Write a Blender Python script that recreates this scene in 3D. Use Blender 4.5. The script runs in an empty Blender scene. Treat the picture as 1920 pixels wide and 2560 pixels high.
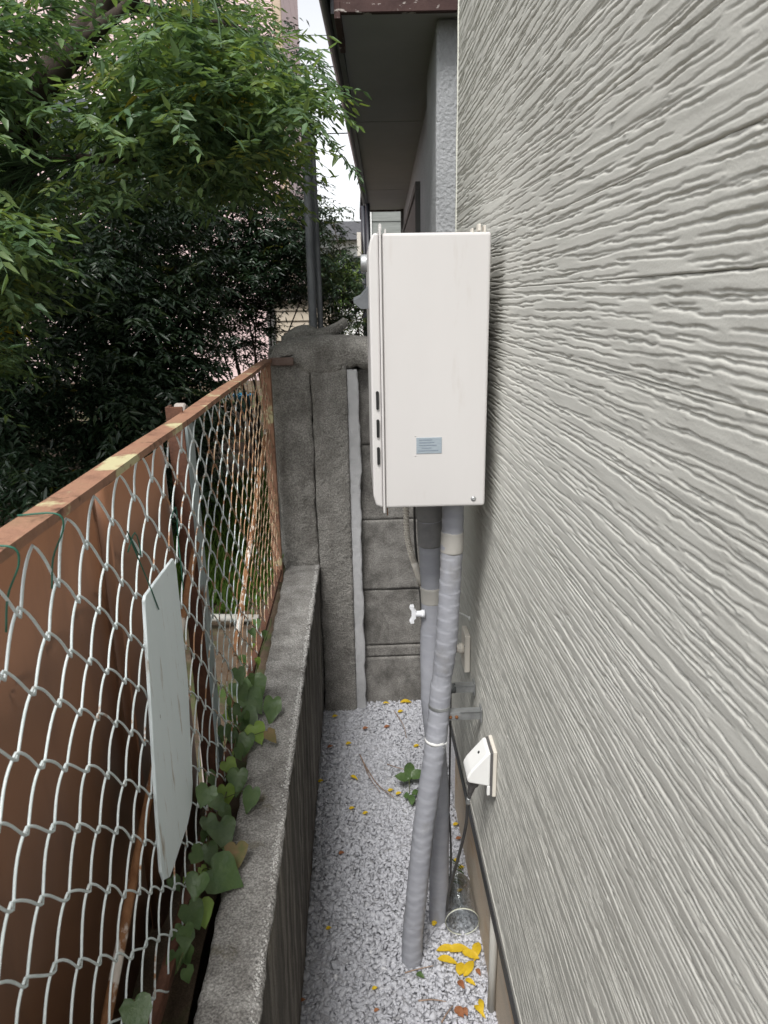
import bpy, bmesh, math, random
import numpy as np
from mathutils import Vector, Matrix, noise as mnoise

# ------------------------------------------------------------------ camera
W, H, FPX = 1920, 2560, 1775.0
CZ = 1.95                                   # camera height above the gravel
scene = bpy.context.scene
def cam_rotation():
    d = np.array([888 - W/2, -(750 - H/2), -FPX]); d /= np.linalg.norm(d)
    up = np.array([0, 1, 0]) - d*d[1]; up /= np.linalg.norm(up)
    side = np.cross(d, up); r = -0.02775
    u = up*math.cos(r) + side*math.sin(r)
    return np.array([np.cross(d, u), d, u])
R = cam_rotation()
cd = bpy.data.cameras.new('camera'); cam = bpy.data.objects.new('camera', cd)
scene.collection.objects.link(cam)
cd.sensor_fit = 'HORIZONTAL'; cd.sensor_width = 36.0; cd.lens = 36.0*FPX/W
cd.clip_start = 0.02; cd.clip_end = 2000
cam.matrix_world = Matrix.Translation((0, 0, CZ)) @ Matrix([list(R[i]) for i in range(3)]).to_4x4()
scene.camera = cam
cd.dof.use_dof = True; cd.dof.focus_distance = 1.75; cd.dof.aperture_fstop = 15.0
scene.render.resolution_x, scene.render.resolution_y = 768, 1024

# ------------------------------------------------------------------ light
SUN_EL, SUN_AZ = 57, 200                    # degrees, azimuth from +Y towards +X
wd = bpy.data.worlds.new('World'); scene.world = wd; wd.use_nodes = True
nt = wd.node_tree; bg = nt.nodes['Background']
sky = nt.nodes.new('ShaderNodeTexSky'); sky.sky_type = 'NISHITA'; sky.sun_disc = False
sky.sun_elevation = math.radians(SUN_EL); sky.sun_rotation = math.radians(SUN_AZ)
sky.air_density = 1.0; sky.dust_density = 2.0; sky.ozone_density = 1.0
hs = nt.nodes.new('ShaderNodeHueSaturation'); hs.inputs['Saturation'].default_value = 0.14
nt.links.new(sky.outputs[0], hs.inputs['Color']); nt.links.new(hs.outputs[0], bg.inputs['Color'])
bg.inputs['Strength'].default_value = 0.15
sl = bpy.data.lights.new('sun', 'SUN'); so = bpy.data.objects.new('sun', sl); scene.collection.objects.link(so)
sl.energy = 2.2; sl.angle = math.radians(20); sl.color = (1.0, 0.98, 0.955)
el, az = math.radians(SUN_EL), math.radians(SUN_AZ)
sd = Vector((math.sin(az)*math.cos(el), math.cos(az)*math.cos(el), math.sin(el)))
so.rotation_euler = sd.to_track_quat('Z', 'Y').to_euler()
vs = scene.view_settings
vs.view_transform = 'Standard'; vs.look = 'None'; vs.gamma = 1.0; vs.use_curve_mapping = False
vs.exposure = 0.76

# ------------------------------------------------------------------ helpers
C = scene.collection
rng = np.random.default_rng(7); random.seed(7)
WM = {}
def ray(px, py): return R @ np.array([px - W/2, -(py - H/2), -FPX])
def at(px, py, axis, val):
    r = ray(px, py); v = val - (CZ if axis == 2 else 0)
    p = r*(v/r[axis]); return Vector((p[0], p[1], p[2] + CZ))

def pix(p):
    c = R.T @ (np.array(p, float) - (0, 0, CZ)); return np.array((W/2 + FPX*c[0]/-c[2], H/2 - FPX*c[1]/-c[2]))

def root(name, label, cat, loc=(0, 0, 0), group=None):
    o = bpy.data.objects.new(name, None); C.objects.link(o); o.location = loc
    o.empty_display_size = .05
    o['label'] = label; o['category'] = cat
    if group: o['group'] = group
    WM[o.name] = Matrix.Translation(loc); return o
def tag(o, label=None, cat=None, group=None, kind=None):
    if label: o['label'] = label
    if cat: o['category'] = cat
    if group: o['group'] = group
    if kind: o['kind'] = kind
    return o
def link(name, me, mt, parent=None):
    o = bpy.data.objects.new(name, me); C.objects.link(o)
    if mt is not None and not me.materials: me.materials.append(mt)
    if parent is not None:
        o.parent = parent
        if parent.name in WM: o.matrix_parent_inverse = WM[parent.name].inverted()
    return o
def mesh(name, v, f, mt, parent=None, smooth=False, attr=None):
    me = bpy.data.meshes.new(name)
    if isinstance(v, np.ndarray) and isinstance(f, np.ndarray):
        n, k = f.shape
        me.vertices.add(len(v)); me.vertices.foreach_set('co', v.astype(np.float32).ravel())
        me.loops.add(n*k); me.loops.foreach_set('vertex_index', f.astype(np.int32).ravel())
        me.polygons.add(n); me.polygons.foreach_set('loop_start', np.arange(0, n*k, k, dtype=np.int32))
        me.polygons.foreach_set('loop_total', np.full(n, k, dtype=np.int32))
        me.update(calc_edges=True)
    else:
        me.from_pydata([tuple(p) for p in v], [], [tuple(int(i) for i in q) for q in f]); me.update()
    if attr is not None:
        a = me.attributes.new('tint', 'FLOAT', 'POINT'); a.data.foreach_set('value', np.asarray(attr, np.float32))
    if smooth: me.polygons.foreach_set('use_smooth', [True]*len(me.polygons))
    return link(name, me, mt, parent)
def bm_obj(name, bm, mt, parent=None, smooth=False):
    bmesh.ops.recalc_face_normals(bm, faces=bm.faces)
    me = bpy.data.meshes.new(name); bm.to_mesh(me); bm.free()
    if smooth:
        me.polygons.foreach_set('use_smooth', [True]*len(me.polygons))
    return link(name, me, mt, parent)
HEXF = [(0,3,2,1),(4,5,6,7),(0,1,5,4),(1,2,6,5),(2,3,7,6),(3,0,4,7)]
def hexa_bm(cs, bev=0, seg=2):
    bm = bmesh.new(); vs_ = [bm.verts.new(c) for c in cs]
    for q in HEXF: bm.faces.new([vs_[i] for i in q])
    bmesh.ops.recalc_face_normals(bm, faces=bm.faces)
    if bev: bmesh.ops.bevel(bm, geom=bm.edges[:], offset=bev, segments=seg, affect='EDGES', profile=.5)
    return bm
def box_c(lo, hi):
    x0,y0,z0 = lo; x1,y1,z1 = hi
    return [(x0,y0,z0),(x1,y0,z0),(x1,y1,z0),(x0,y1,z0),(x0,y0,z1),(x1,y0,z1),(x1,y1,z1),(x0,y1,z1)]
def box(name, lo, hi, mt, parent=None, bev=0, seg=2, smooth=False):
    return bm_obj(name, hexa_bm(box_c(lo, hi), bev, seg), mt, parent, smooth)
def prism(name, poly, axis, a0, a1, mt, parent=None, bev=0, seg=2):
    """poly: 2-D points in the two other axes (cyclic order), extruded along axis."""
    bm = bmesh.new(); o = [i for i in range(3) if i != axis]
    def P(p, a):
        q = [0, 0, 0]; q[o[0]], q[o[1]] = p; q[axis] = a; return q
    A = [bm.verts.new(P(p, a0)) for p in poly]; B = [bm.verts.new(P(p, a1)) for p in poly]
    n = len(poly); bm.faces.new(A); bm.faces.new(B[::-1])
    for i in range(n): bm.faces.new((A[i], A[(i+1) % n], B[(i+1) % n], B[i]))
    bmesh.ops.recalc_face_normals(bm, faces=bm.faces)
    if bev: bmesh.ops.bevel(bm, geom=bm.edges[:], offset=bev, segments=seg, affect='EDGES', profile=.5)
    return bm_obj(name, bm, mt, parent)
def smooth_path(pts, n):
    p = np.array(pts, float); m = len(p)
    ext = np.vstack([2*p[0]-p[1], p, 2*p[-1]-p[-2]])
    out = []
    for t in np.linspace(0, m-1-1e-6, n):
        i = int(t); u = t-i; a,b,c,d = ext[i:i+4]
        out.append(.5*((2*b)+(-a+c)*u+(2*a-5*b+4*c-d)*u*u+(-a+3*b-3*c+d)*u**3))
    return np.array(out)
def tube_arrays(path, rad, seg=8, cap=True):
    p = np.asarray(path, float); n = len(p); rad = np.broadcast_to(np.asarray(rad, float), (n,))
    t = np.gradient(p, axis=0); t /= np.linalg.norm(t, axis=1)[:, None] + 1e-12
    ref = np.array([0, 0, 1.]) if abs(t[0][2]) < .9 else np.array([1., 0, 0])
    V = []
    nrm = np.cross(t[0], ref); nrm /= np.linalg.norm(nrm)
    for i in range(n):
        nrm = nrm - t[i]*np.dot(nrm, t[i]); nrm /= np.linalg.norm(nrm); b = np.cross(t[i], nrm)
        a = np.arange(seg)*2*math.pi/seg
        V.append(p[i] + rad[i]*(np.cos(a)[:, None]*nrm + np.sin(a)[:, None]*b))
    V = np.vstack(V)
    F = [(i*seg+j, i*seg+(j+1) % seg, (i+1)*seg+(j+1) % seg, (i+1)*seg+j) for i in range(n-1) for j in range(seg)]
    if cap:
        F.append(tuple(range(seg))[::-1]); F.append(tuple((n-1)*seg+j for j in range(seg)))
    return V, F
def tube(name, path, rad, mt, parent=None, seg=10, smooth=True, cap=True):
    V, F = tube_arrays(path, rad, seg, cap); return mesh(name, V.tolist(), F, mt, parent, smooth)
def lathe(name, prof, origin, axis, mt, parent=None, seg=24, smooth=True):
    """prof: (radius, along) pairs; axis: direction vector."""
    ax = Vector(axis).normalized(); a = ax.orthogonal().normalized(); b = ax.cross(a); o = Vector(origin)
    V = []; F = []
    for r, h in prof:
        for j in range(seg):
            t = 2*math.pi*j/seg; V.append(o + ax*h + (a*math.cos(t) + b*math.sin(t))*r)
    for i in range(len(prof)-1):
        for j in range(seg): F.append((i*seg+j, i*seg+(j+1) % seg, (i+1)*seg+(j+1) % seg, (i+1)*seg+j))
    return mesh(name, V, F, mt, parent, smooth)
# vectorised value noise
def _h(i, j, k, s):
    n = (i*374761393 + j*668265263 + k*2147483647 + s*974634777) & 0xffffffff
    n = ((n ^ (n >> 13))*1274126177) & 0xffffffff
    return ((n ^ (n >> 16)) & 0xffff)/32767.5 - 1
def vn(x, y, z=0., s=0):
    x, y, z = np.broadcast_arrays(np.asarray(x, float), np.asarray(y, float), np.asarray(z, float))
    xi, yi, zi = [np.floor(q).astype(np.int64) for q in (x, y, z)]
    u, v, w = x-xi, y-yi, z-zi
    u, v, w = [q*q*(3-2*q) for q in (u, v, w)]
    r = 0
    for a in (0, 1):
        for b in (0, 1):
            for c in (0, 1):
                r = r + _h(xi+a, yi+b, zi+c, s)*(u if a else 1-u)*(v if b else 1-v)*(w if c else 1-w)
    return r
def fbm(x, y, z=0., s=0, o=4):
    r = 0; a = 1.
    for i in range(o):
        r = r + a*vn(np.asarray(x)*2**i, np.asarray(y)*2**i, np.asarray(z)*2**i, s+i*17); a *= .5
    return r
def rough_box(name, lo, hi, step, amp, mt, parent=None, r=.01, sc=18, seed=0, fn=None):
    """closed box of small facets with rounded, uneven surfaces (cast concrete)."""
    lo = np.array(lo, float); hi = np.array(hi, float); ns = np.maximum(2, np.round((hi-lo)/step)).astype(int)
    bm = bmesh.new(); cache = {}
    def vert(i, j, k):
        q = (i, j, k)
        if q not in cache: cache[q] = bm.verts.new(lo + (hi-lo)*np.array(q)/ns)
        return cache[q]
    nx, ny, nz = ns
    for a, b, c, n1, n2, lim in ((0,1,2,nx,ny,nz),(0,2,1,nx,nz,ny),(1,2,0,ny,nz,nx)):
        for side in (0, lim):
            for i in range(n1):
                for j in range(n2):
                    q = []
                    for di, dj in ((0,0),(1,0),(1,1),(0,1)):
                        ix = [0,0,0]; ix[a] = i+di; ix[b] = j+dj; ix[c] = side; q.append(vert(*ix))
                    bm.faces.new(q)
    bm.verts.ensure_lookup_table()
    P = np.array([v.co for v in bm.verts])
    Q = np.clip(P, lo+r, hi-r); D = P-Q; L = np.linalg.norm(D, axis=1, keepdims=True)
    N = D/np.maximum(L, 1e-9); P2 = Q + N*r
    d = amp*fbm(P[:,0]*sc, P[:,1]*sc, P[:,2]*sc, seed, 4)
    P2 = P2 + N*d[:, None]
    if fn is not None: P2 = fn(P2, N)
    for v, p in zip(bm.verts, P2): v.co = p
    return bm_obj(name, bm, mt, parent, True)

# ------------------------------------------------------------------ materials
def mat(name, cols, scale=8, rough=.8, bump=0, bscale=80, stretch=(1,1,1), metallic=0, spec=.3,
        detail=6, speck=0, sscale=330, tint=None, transl=0, dist=.004, contrast=(.3, .7), trans=None, coat=0, bdetail=6):
    m = bpy.data.materials.new(name); m.use_nodes = True; n = m.node_tree; L = n.links; N = n.nodes
    b = N['Principled BSDF']; b.inputs['Roughness'].default_value = rough; b.inputs['Metallic'].default_value = metallic
    b.inputs['Specular IOR Level'].default_value = spec; b.inputs['Coat Weight'].default_value = coat
    tc = N.new('ShaderNodeTexCoord'); mp = N.new('ShaderNodeMapping'); mp.inputs['Scale'].default_value = stretch
    L.new(tc.outputs['Object'], mp.inputs['Vector'])
    cols = [c if isinstance(c, tuple) else (c, c, c) for c in cols]
    def ramp(fac, cs, lo, hi):
        r = N.new('ShaderNodeValToRGB'); e = r.color_ramp.elements
        while len(e) < len(cs): e.new(.5)
        for i, c in enumerate(cs):
            e[i].position = lo + (hi-lo)*i/max(1, len(cs)-1); e[i].color = (*c, 1)
        L.new(fac, r.inputs['Fac']); return r.outputs['Color']
    ns = N.new('ShaderNodeTexNoise'); ns.inputs['Scale'].default_value = scale; ns.inputs['Detail'].default_value = detail
    ns.inputs['Roughness'].default_value = .62
    L.new(mp.outputs[0], ns.inputs['Vector'])
    if tint:
        at_ = N.new('ShaderNodeAttribute'); at_.attribute_name = 'tint'
        col = ramp(at_.outputs['Fac'], cols, 0, 1)
    else: col = ramp(ns.outputs['Fac'], cols, *contrast)
    def mul(c, fac, k):
        mx = N.new('ShaderNodeMixRGB'); mx.blend_type = 'MULTIPLY'; mx.inputs['Fac'].default_value = k
        L.new(c, mx.inputs[1]); L.new(fac, mx.inputs[2]); return mx.outputs[0]
    if speck:
        s2 = N.new('ShaderNodeTexNoise'); s2.inputs['Scale'].default_value = sscale; s2.inputs['Detail'].default_value = 3
        L.new(tc.outputs['Object'], s2.inputs['Vector'])
        col = mul(col, ramp(s2.outputs['Fac'], [(.35,)*3, (.9,)*3, (1.5,)*3], .36, .66), speck)
    L.new(col, b.inputs['Base Color'])
    if bump:
        s3 = N.new('ShaderNodeTexNoise'); s3.inputs['Scale'].default_value = bscale; s3.inputs['Detail'].default_value = bdetail
        L.new(mp.outputs[0], s3.inputs['Vector'])
        bp = N.new('ShaderNodeBump'); bp.inputs['Strength'].default_value = bump; bp.inputs['Distance'].default_value = dist
        L.new(s3.outputs['Fac'], bp.inputs['Height']); L.new(bp.outputs[0], b.inputs['Normal'])
    if transl:
        t = N.new('ShaderNodeBsdfTranslucent'); mx = N.new('ShaderNodeMixShader'); mx.inputs[0].default_value = transl
        br = N.new('ShaderNodeMixRGB'); br.blend_type = 'MULTIPLY'; br.inputs['Fac'].default_value = 1
        br.inputs[2].default_value = (1.25, 1.25, .6, 1); L.new(col, br.inputs[1])
        L.new(br.outputs[0], t.inputs['Color']); L.new(b.outputs[0], mx.inputs[1]); L.new(t.outputs[0], mx.inputs[2])
        L.new(mx.outputs[0], N['Material Output'].inputs['Surface'])
    if trans: b.inputs['Transmission Weight'].default_value = trans; b.inputs['IOR'].default_value = 1.45
    return m
def wear(m, col, scale, lo, hi, stretch=(1,1,1), rough=None, detail=8, ygrad=None):
    """overlay patches of another colour (rust, peeling paint, moss) with their own outline."""
    n = m.node_tree; L = n.links; N = n.nodes; b = N['Principled BSDF']
    src = b.inputs['Base Color'].links[0].from_socket
    tc = N.new('ShaderNodeTexCoord'); mp = N.new('ShaderNodeMapping'); mp.inputs['Scale'].default_value = stretch
    mp.inputs['Location'].default_value = (scale*.37, scale*.11, .7)
    L.new(tc.outputs['Object'], mp.inputs['Vector'])
    s = N.new('ShaderNodeTexNoise'); s.inputs['Scale'].default_value = scale; s.inputs['Detail'].default_value = detail
    s.inputs['Roughness'].default_value = .65
    L.new(mp.outputs[0], s.inputs['Vector'])
    r = N.new('ShaderNodeMapRange'); r.inputs['From Min'].default_value = lo; r.inputs['From Max'].default_value = hi
    val = s.outputs['Fac']
    if ygrad:                                    # rust has eaten more of the far end of the fence
        sx = N.new('ShaderNodeSeparateXYZ'); L.new(tc.outputs['Object'], sx.inputs[0])
        sb = N.new('ShaderNodeMath'); sb.operation = 'SUBTRACT'; L.new(sx.outputs['Y'], sb.inputs[0]); sb.inputs[1].default_value = ygrad[1]
        ma = N.new('ShaderNodeMath'); ma.operation = 'MULTIPLY_ADD'; L.new(sb.outputs[0], ma.inputs[0]); ma.inputs[1].default_value = ygrad[0]; L.new(val, ma.inputs[2]); val = ma.outputs[0]
    L.new(val, r.inputs['Value'])
    mx = N.new('ShaderNodeMixRGB'); L.new(r.outputs[0], mx.inputs['Fac']); L.new(src, mx.inputs[1])
    mx.inputs[2].default_value = (*col, 1); L.new(mx.outputs[0], b.inputs['Base Color'])
    return m

M = {}
M['siding'] = mat('siding_grey', [(.480,.473,.432), (.540,.533,.490)], 5, .75, .4, 420, dist=.0012, spec=.25)
M['foundation'] = mat('foundation_mortar', [(.46,.40,.33), (.54,.46,.37), (.50,.35,.22)], 3.5, .85, .25, 150, stretch=(1,1,2.5), speck=.2)
M['flash'] = mat('dark_flashing', [(.035,.035,.035), (.05,.05,.05)], 6, .5)
M['bead'] = mat('sealant', [(.55,.55,.48), (.65,.65,.58)], 20, .6)
M['white'] = mat('heater_enamel', [(.525,.508,.495), (.56,.543,.53)], 3, .42, .05, 260, dist=.0006, spec=.45, stretch=(1,1,.3))
wear(M['white'], (.46,.425,.395), 9, .60, .85, (2.5,2.5,.5))
M['black'] = mat('black_void', [.012, .02], 5, .7)
M['plate'] = mat('label_film', [(.25,.295,.33), (.32,.365,.40)], 60, .35, stretch=(1,1,6))
M['print'] = mat('label_print', [(.15,.18,.22), (.2,.24,.28)], 300, .5)
M['steel'] = mat('galvanised_steel', [(.30,.31,.31), (.46,.47,.47)], 30, .45, .1, 120, metallic=.7)
M['rust'] = mat('rusty_bolt', [(.10,.045,.02), (.20,.09,.04)], 60, .9, .4, 200)
M['tape'] = mat('pipe_wrap_grey', [(.28,.287,.318), (.345,.352,.382)], 9, .55, .15, 240, dist=.001, stretch=(1,1,3), spec=.3)
wear(M['tape'], (.22,.215,.205), 8, .56, .78, (1,1,.6))
M['tape_d'] = mat('pipe_wrap_dark', [(.17,.17,.175), (.26,.255,.25)], 18, .6, .2, 160, dist=.001)
M['tape_b'] = mat('pipe_wrap_beige', [(.36,.345,.315), (.41,.395,.365)], 20, .55)
M['ivory'] = mat('ivory_plastic', [(.62,.58,.51), (.68,.64,.57)], 9, .5, spec=.4)
M['wplastic'] = mat('white_plastic', [(.78,.79,.82), (.84,.85,.88)], 9, .4, spec=.45)
M['greyplug'] = mat('grey_rubber', [(.09,.085,.085), (.13,.125,.12)], 20, .55)
M['cord'] = mat('black_cord', [(.05,.05,.05), (.085,.082,.08)], 30, .5)
M['rubber'] = mat('dark_rubber', [(.06,.065,.065), (.10,.105,.105)], 20, .6)
M['pvc'] = mat('grey_pvc', [(.44,.43,.39), (.50,.49,.45)], 6, .45, spec=.4)
M['concrete'] = mat('old_concrete', [(.17,.16,.145), (.25,.24,.22), (.33,.315,.29)], 11, .92, 1.0, 95, speck=.6, sscale=190, dist=.008)
wear(M['concrete'], (.11,.10,.09), 6, .52, .85, (2,2,.35))
M['concrete2'] = mat('block_concrete', [(.12,.114,.104), (.21,.20,.185), (.29,.28,.26)], 11, .92, .8, 110, speck=.45, sscale=190)
wear(M['concrete2'], (.06,.058,.052), 6, .52, .75, (1.5,1.5,.8))
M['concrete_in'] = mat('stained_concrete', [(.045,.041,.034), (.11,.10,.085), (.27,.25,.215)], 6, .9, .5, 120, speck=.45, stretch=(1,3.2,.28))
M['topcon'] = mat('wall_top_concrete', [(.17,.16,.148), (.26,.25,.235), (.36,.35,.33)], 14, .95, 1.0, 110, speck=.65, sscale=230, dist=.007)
wear(M['topcon'], (.10,.085,.04), 8, .62, .78)
M['mortar'] = mat('fresh_mortar', [(.40,.40,.405), (.50,.50,.505)], 12, .9, .6, 120)
M['chips'] = mat('pale_aggregate', [(.30,.29,.27), (.62,.61,.59)], 260, .9, contrast=(.4,.6))
M['rail'] = mat('rusty_paint_rail', [(.19,.10,.065), (.29,.155,.10), (.23,.145,.085)], 14, .75, .4, 120)
wear(M['rail'], (.45,.41,.24), 8, .58, .63); wear(M['rail'], (.07,.035,.022), 24, .56, .68)
M['rust_d'] = mat('dark_rust_iron', [(.07,.035,.025), (.14,.065,.04)], 22, .9, .5, 120)
M['strap'] = mat('rusty_strap', [(.13,.085,.07), (.20,.15,.13)], 30, .9, .4, 120)
M['wire'] = mat('worn_fence_wire', [(.56,.64,.64), (.70,.76,.76)], 40, .5, .2, 400)
wear(M['wire'], (.36,.20,.11), 18, .555, .615, ygrad=(.13, 1.35)); wear(M['wire'], (.46,.34,.23), 26, .58, .66, ygrad=(.13, 1.6))
M['tie'] = mat('green_tie_wire', [(.02,.09,.06), (.03,.13,.09)], 30, .45)
M['brown'] = mat('brown_steel_sheet', [(.165,.078,.042), (.195,.094,.050)], 4, .42, .06, 60, spec=.4, stretch=(1,1,.4))
wear(M['brown'], (.09,.042,.025), 5, .52, .80, (1,1,.25)); wear(M['brown'], (.17,.085,.045), 26, .62, .72, (1,1,.15)); wear(M['brown'], (.03,.016,.012), 60, .70, .74)
M['board'] = mat('pale_blue_board', [(.70,.79,.81), (.76,.84,.86)], 10, .6, .2, 120, stretch=(1,1,.2))
wear(M['board'], (.34,.28,.20), 10, .60, .72, (2,5,.6)); wear(M['board'], (.10,.085,.07), 17, .665, .69, (1,2,.5))
M['boardedge'] = M['board']
M['rod'] = mat('rusty_rod', [(.14,.06,.025), (.26,.13,.06)], 30, .85, .6, 120)
wear(M['rod'], (.52,.47,.42), 11, .53, .58)
M['slat'] = mat('weathered_blue_post', [(.26,.31,.32), (.38,.44,.44)], 16, .7, .3, 100, stretch=(1,1,.2))
wear(M['slat'], (.16,.07,.035), 9, .55, .62, (1,1,.4))
M['gravel'] = mat('crushed_gravel', [(.37,.375,.40), (.43,.435,.465), (.47,.475,.505), (.50,.505,.535), (.60,.60,.615)], 30, .8, .3, 300, tint=True, dist=.001)
M['gbase'] = mat('gravel_bed', [(.30,.30,.315), (.42,.42,.435)], 90, .95, .8, 150)
M['soil'] = mat('garden_soil', [(.045,.033,.022), (.085,.06,.04), (.13,.10,.07)], 9, .98, 1, 40, speck=.4)
wear(M['soil'], (.04,.07,.015), 3, .50, .62)
M['leaf'] = mat('canopy_leaf', [(.066,.125,.066), (.115,.19,.095), (.18,.25,.085), (.30,.29,.05), (.48,.36,.04)], 20, .42, tint=True, transl=.38, spec=.35)
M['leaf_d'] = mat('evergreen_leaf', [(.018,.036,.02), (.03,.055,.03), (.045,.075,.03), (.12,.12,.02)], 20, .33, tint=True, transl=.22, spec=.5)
M['leaf_f'] = mat('bright_shrub_leaf', [(.04,.09,.025), (.09,.17,.04), (.18,.24,.06)], 20, .5, tint=True, transl=.4)
M['vine'] = mat('vine_leaf', [(.062,.115,.04), (.10,.162,.055)], 35, .38, .5, 90, transl=.25, spec=.5)
M['vine_l'] = mat('young_vine_leaf', [(.17,.27,.05), (.23,.34,.07)], 35, .45, .3, 60, transl=.3, spec=.4)
M['vine_dry'] = mat('dry_vine_leaf', [(.10,.13,.04), (.26,.15,.09)], 35, .7, .3, 60, transl=.2)
M['stem'] = mat('green_stem', [(.07,.09,.03), (.11,.12,.05)], 30, .7)
M['yleaf'] = mat('yellow_leaf', [(.55,.36,.02), (.66,.47,.03)], 25, .55, .2, 120, transl=.2)
M['bleaf'] = mat('brown_leaf', [(.20,.07,.03), (.33,.15,.07)], 25, .7, .3, 120)
M['twig'] = mat('dry_twig', [(.22,.15,.11), (.34,.25,.19)], 40, .85)
M['bark'] = mat('dark_bark', [(.03,.024,.018), (.065,.05,.04)], 24, .95, .8, 60, stretch=(1,1,.3))
M['grass'] = mat('grass_blade', [(.05,.11,.015), (.10,.18,.03), (.16,.24,.05)], 20, .5, tint=True, transl=.35)
M['stucco'] = mat('grey_stucco', [(.33,.34,.35), (.39,.40,.41)], 8, .9, 1.0, 60, dist=.009, bdetail=3)
M['soffit'] = mat('grey_soffit', [(.38,.38,.37), (.43,.43,.42)], 3, .8, .1, 60)
M['fascia'] = mat('peeling_brown_fascia', [(.045,.022,.02), (.075,.04,.035)], 12, .7, .4, 60)
wear(M['fascia'], (.42,.38,.35), 14, .60, .63, (1,1,3.5))
M['gutter'] = mat('black_gutter', [(.02,.022,.03), (.035,.037,.045)], 8, .4, spec=.5)
M['wood'] = mat('brown_plank', [(.085,.08,.075), (.13,.125,.12)], 14, .75, .3, 50, stretch=(1,1,.1))
M['roof'] = mat('slate_roof', [(.05,.05,.055), (.09,.09,.095)], 10, .8, .3, 60)
M['fsiding'] = mat('far_grey_siding', [(.20,.215,.20), (.29,.30,.285)], 9, .8, stretch=(.4,.4,4))
M['trim'] = mat('white_trim', [(.72,.72,.70), (.78,.78,.76)], 5, .6)
M['pink'] = mat('pale_pink_wall', [(.66,.50,.49), (.72,.56,.55)], 3, .8)
M['beige'] = mat('beige_siding', [(.42,.36,.28), (.48,.42,.34)], 5, .8)
M['tan'] = mat('tan_pipe', [(.40,.31,.23), (.48,.38,.29)], 9, .7, stretch=(1,1,4))
M['pole'] = mat('grey_steel_pole', [(.09,.097,.105), (.16,.168,.175)], 8, .55, .15, 60, metallic=.3)
M['glass'] = mat('window_glass', [(.03,.04,.05), (.06,.07,.08)], 2, .08, spec=.6)
M['blue'] = mat('blue_plastic', [(.015,.10,.18), (.025,.14,.24)], 8, .35)
M['stone'] = mat('garden_stone', [(.24,.21,.19), (.38,.34,.31)], 14, .9, .6, 60)
def clear_film():
    m = bpy.data.materials.new('clear_plastic'); m.use_nodes = True; n = m.node_tree; N = n.nodes; N.remove(N['Principled BSDF'])
    t = N.new('ShaderNodeBsdfTransparent'); t.inputs[0].default_value = (.84,.86,.86,1); gl = N.new('ShaderNodeBsdfGlossy'); gl.inputs['Roughness'].default_value = .06
    lw = N.new('ShaderNodeLayerWeight'); lw.inputs['Blend'].default_value = .45; mx = N.new('ShaderNodeMixShader')
    n.links.new(lw.outputs['Facing'], mx.inputs[0]); n.links.new(t.outputs[0], mx.inputs[1]); n.links.new(gl.outputs[0], mx.inputs[2])
    n.links.new(mx.outputs[0], N['Material Output'].inputs['Surface']); return m
M['clear'] = clear_film()
M['rim'] = mat('cloudy_plastic_rim', [(.70,.71,.71), (.76,.77,.77)], 20, .2, spec=.6, transl=.4)
M['wirecable'] = mat('overhead_cable', [.03, .05], 5, .6)

# ------------------------------------------------------------------ ground
g = mesh('ground', [(-400,-400,-.06),(400,-400,-.06),(400,400,-.06),(-400,400,-.06)], [(0,1,2,3)], M['soil']); tag(g, kind='structure')
gp = mesh('alley_floor', [(-.3,-3,-.0045),(.5,-3,-.0045),(.5,3.4,-.0045),(-.3,3.4,-.0045)], [(0,1,2,3)], M['gbase']); tag(gp, kind='structure')
# raised garden: behind the low wall on the left and behind the block wall beyond
def garden():
    nx, ny = 90, 110
    xs = -.34 - 14*np.linspace(0, 1, nx)**2; ys = np.linspace(-4, 16, ny)
    X, Y = np.meshgrid(xs, ys, indexing='ij'); Z = .68 + .035*fbm(X*2.2, Y*2.2, 0, 5) + .012*fbm(X*14, Y*14, 0, 9)
    V = np.stack([X, Y, Z], -1).reshape(-1, 3)
    I = np.arange(nx*ny).reshape(nx, ny)
    F = np.stack([I[:-1,:-1], I[:-1,1:], I[1:,1:], I[1:,:-1]], -1).reshape(-1, 4)
    o = mesh('garden_ground', V, F, M['soil'], smooth=True); tag(o, kind='structure')
garden()
o = mesh('neighbour_ground', [(-.34,3.33,.66),(8,3.33,.66),(8,40,.66),(-.34,40,.66)], [(0,1,2,3)], M['soil']); tag(o, kind='structure')
o = mesh('far_ground', [(-60,15.9,.64),(60,15.9,.64),(60,200,.64),(-60,200,.64)], [(0,1,2,3)], M['soil']); tag(o, kind='structure')

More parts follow.
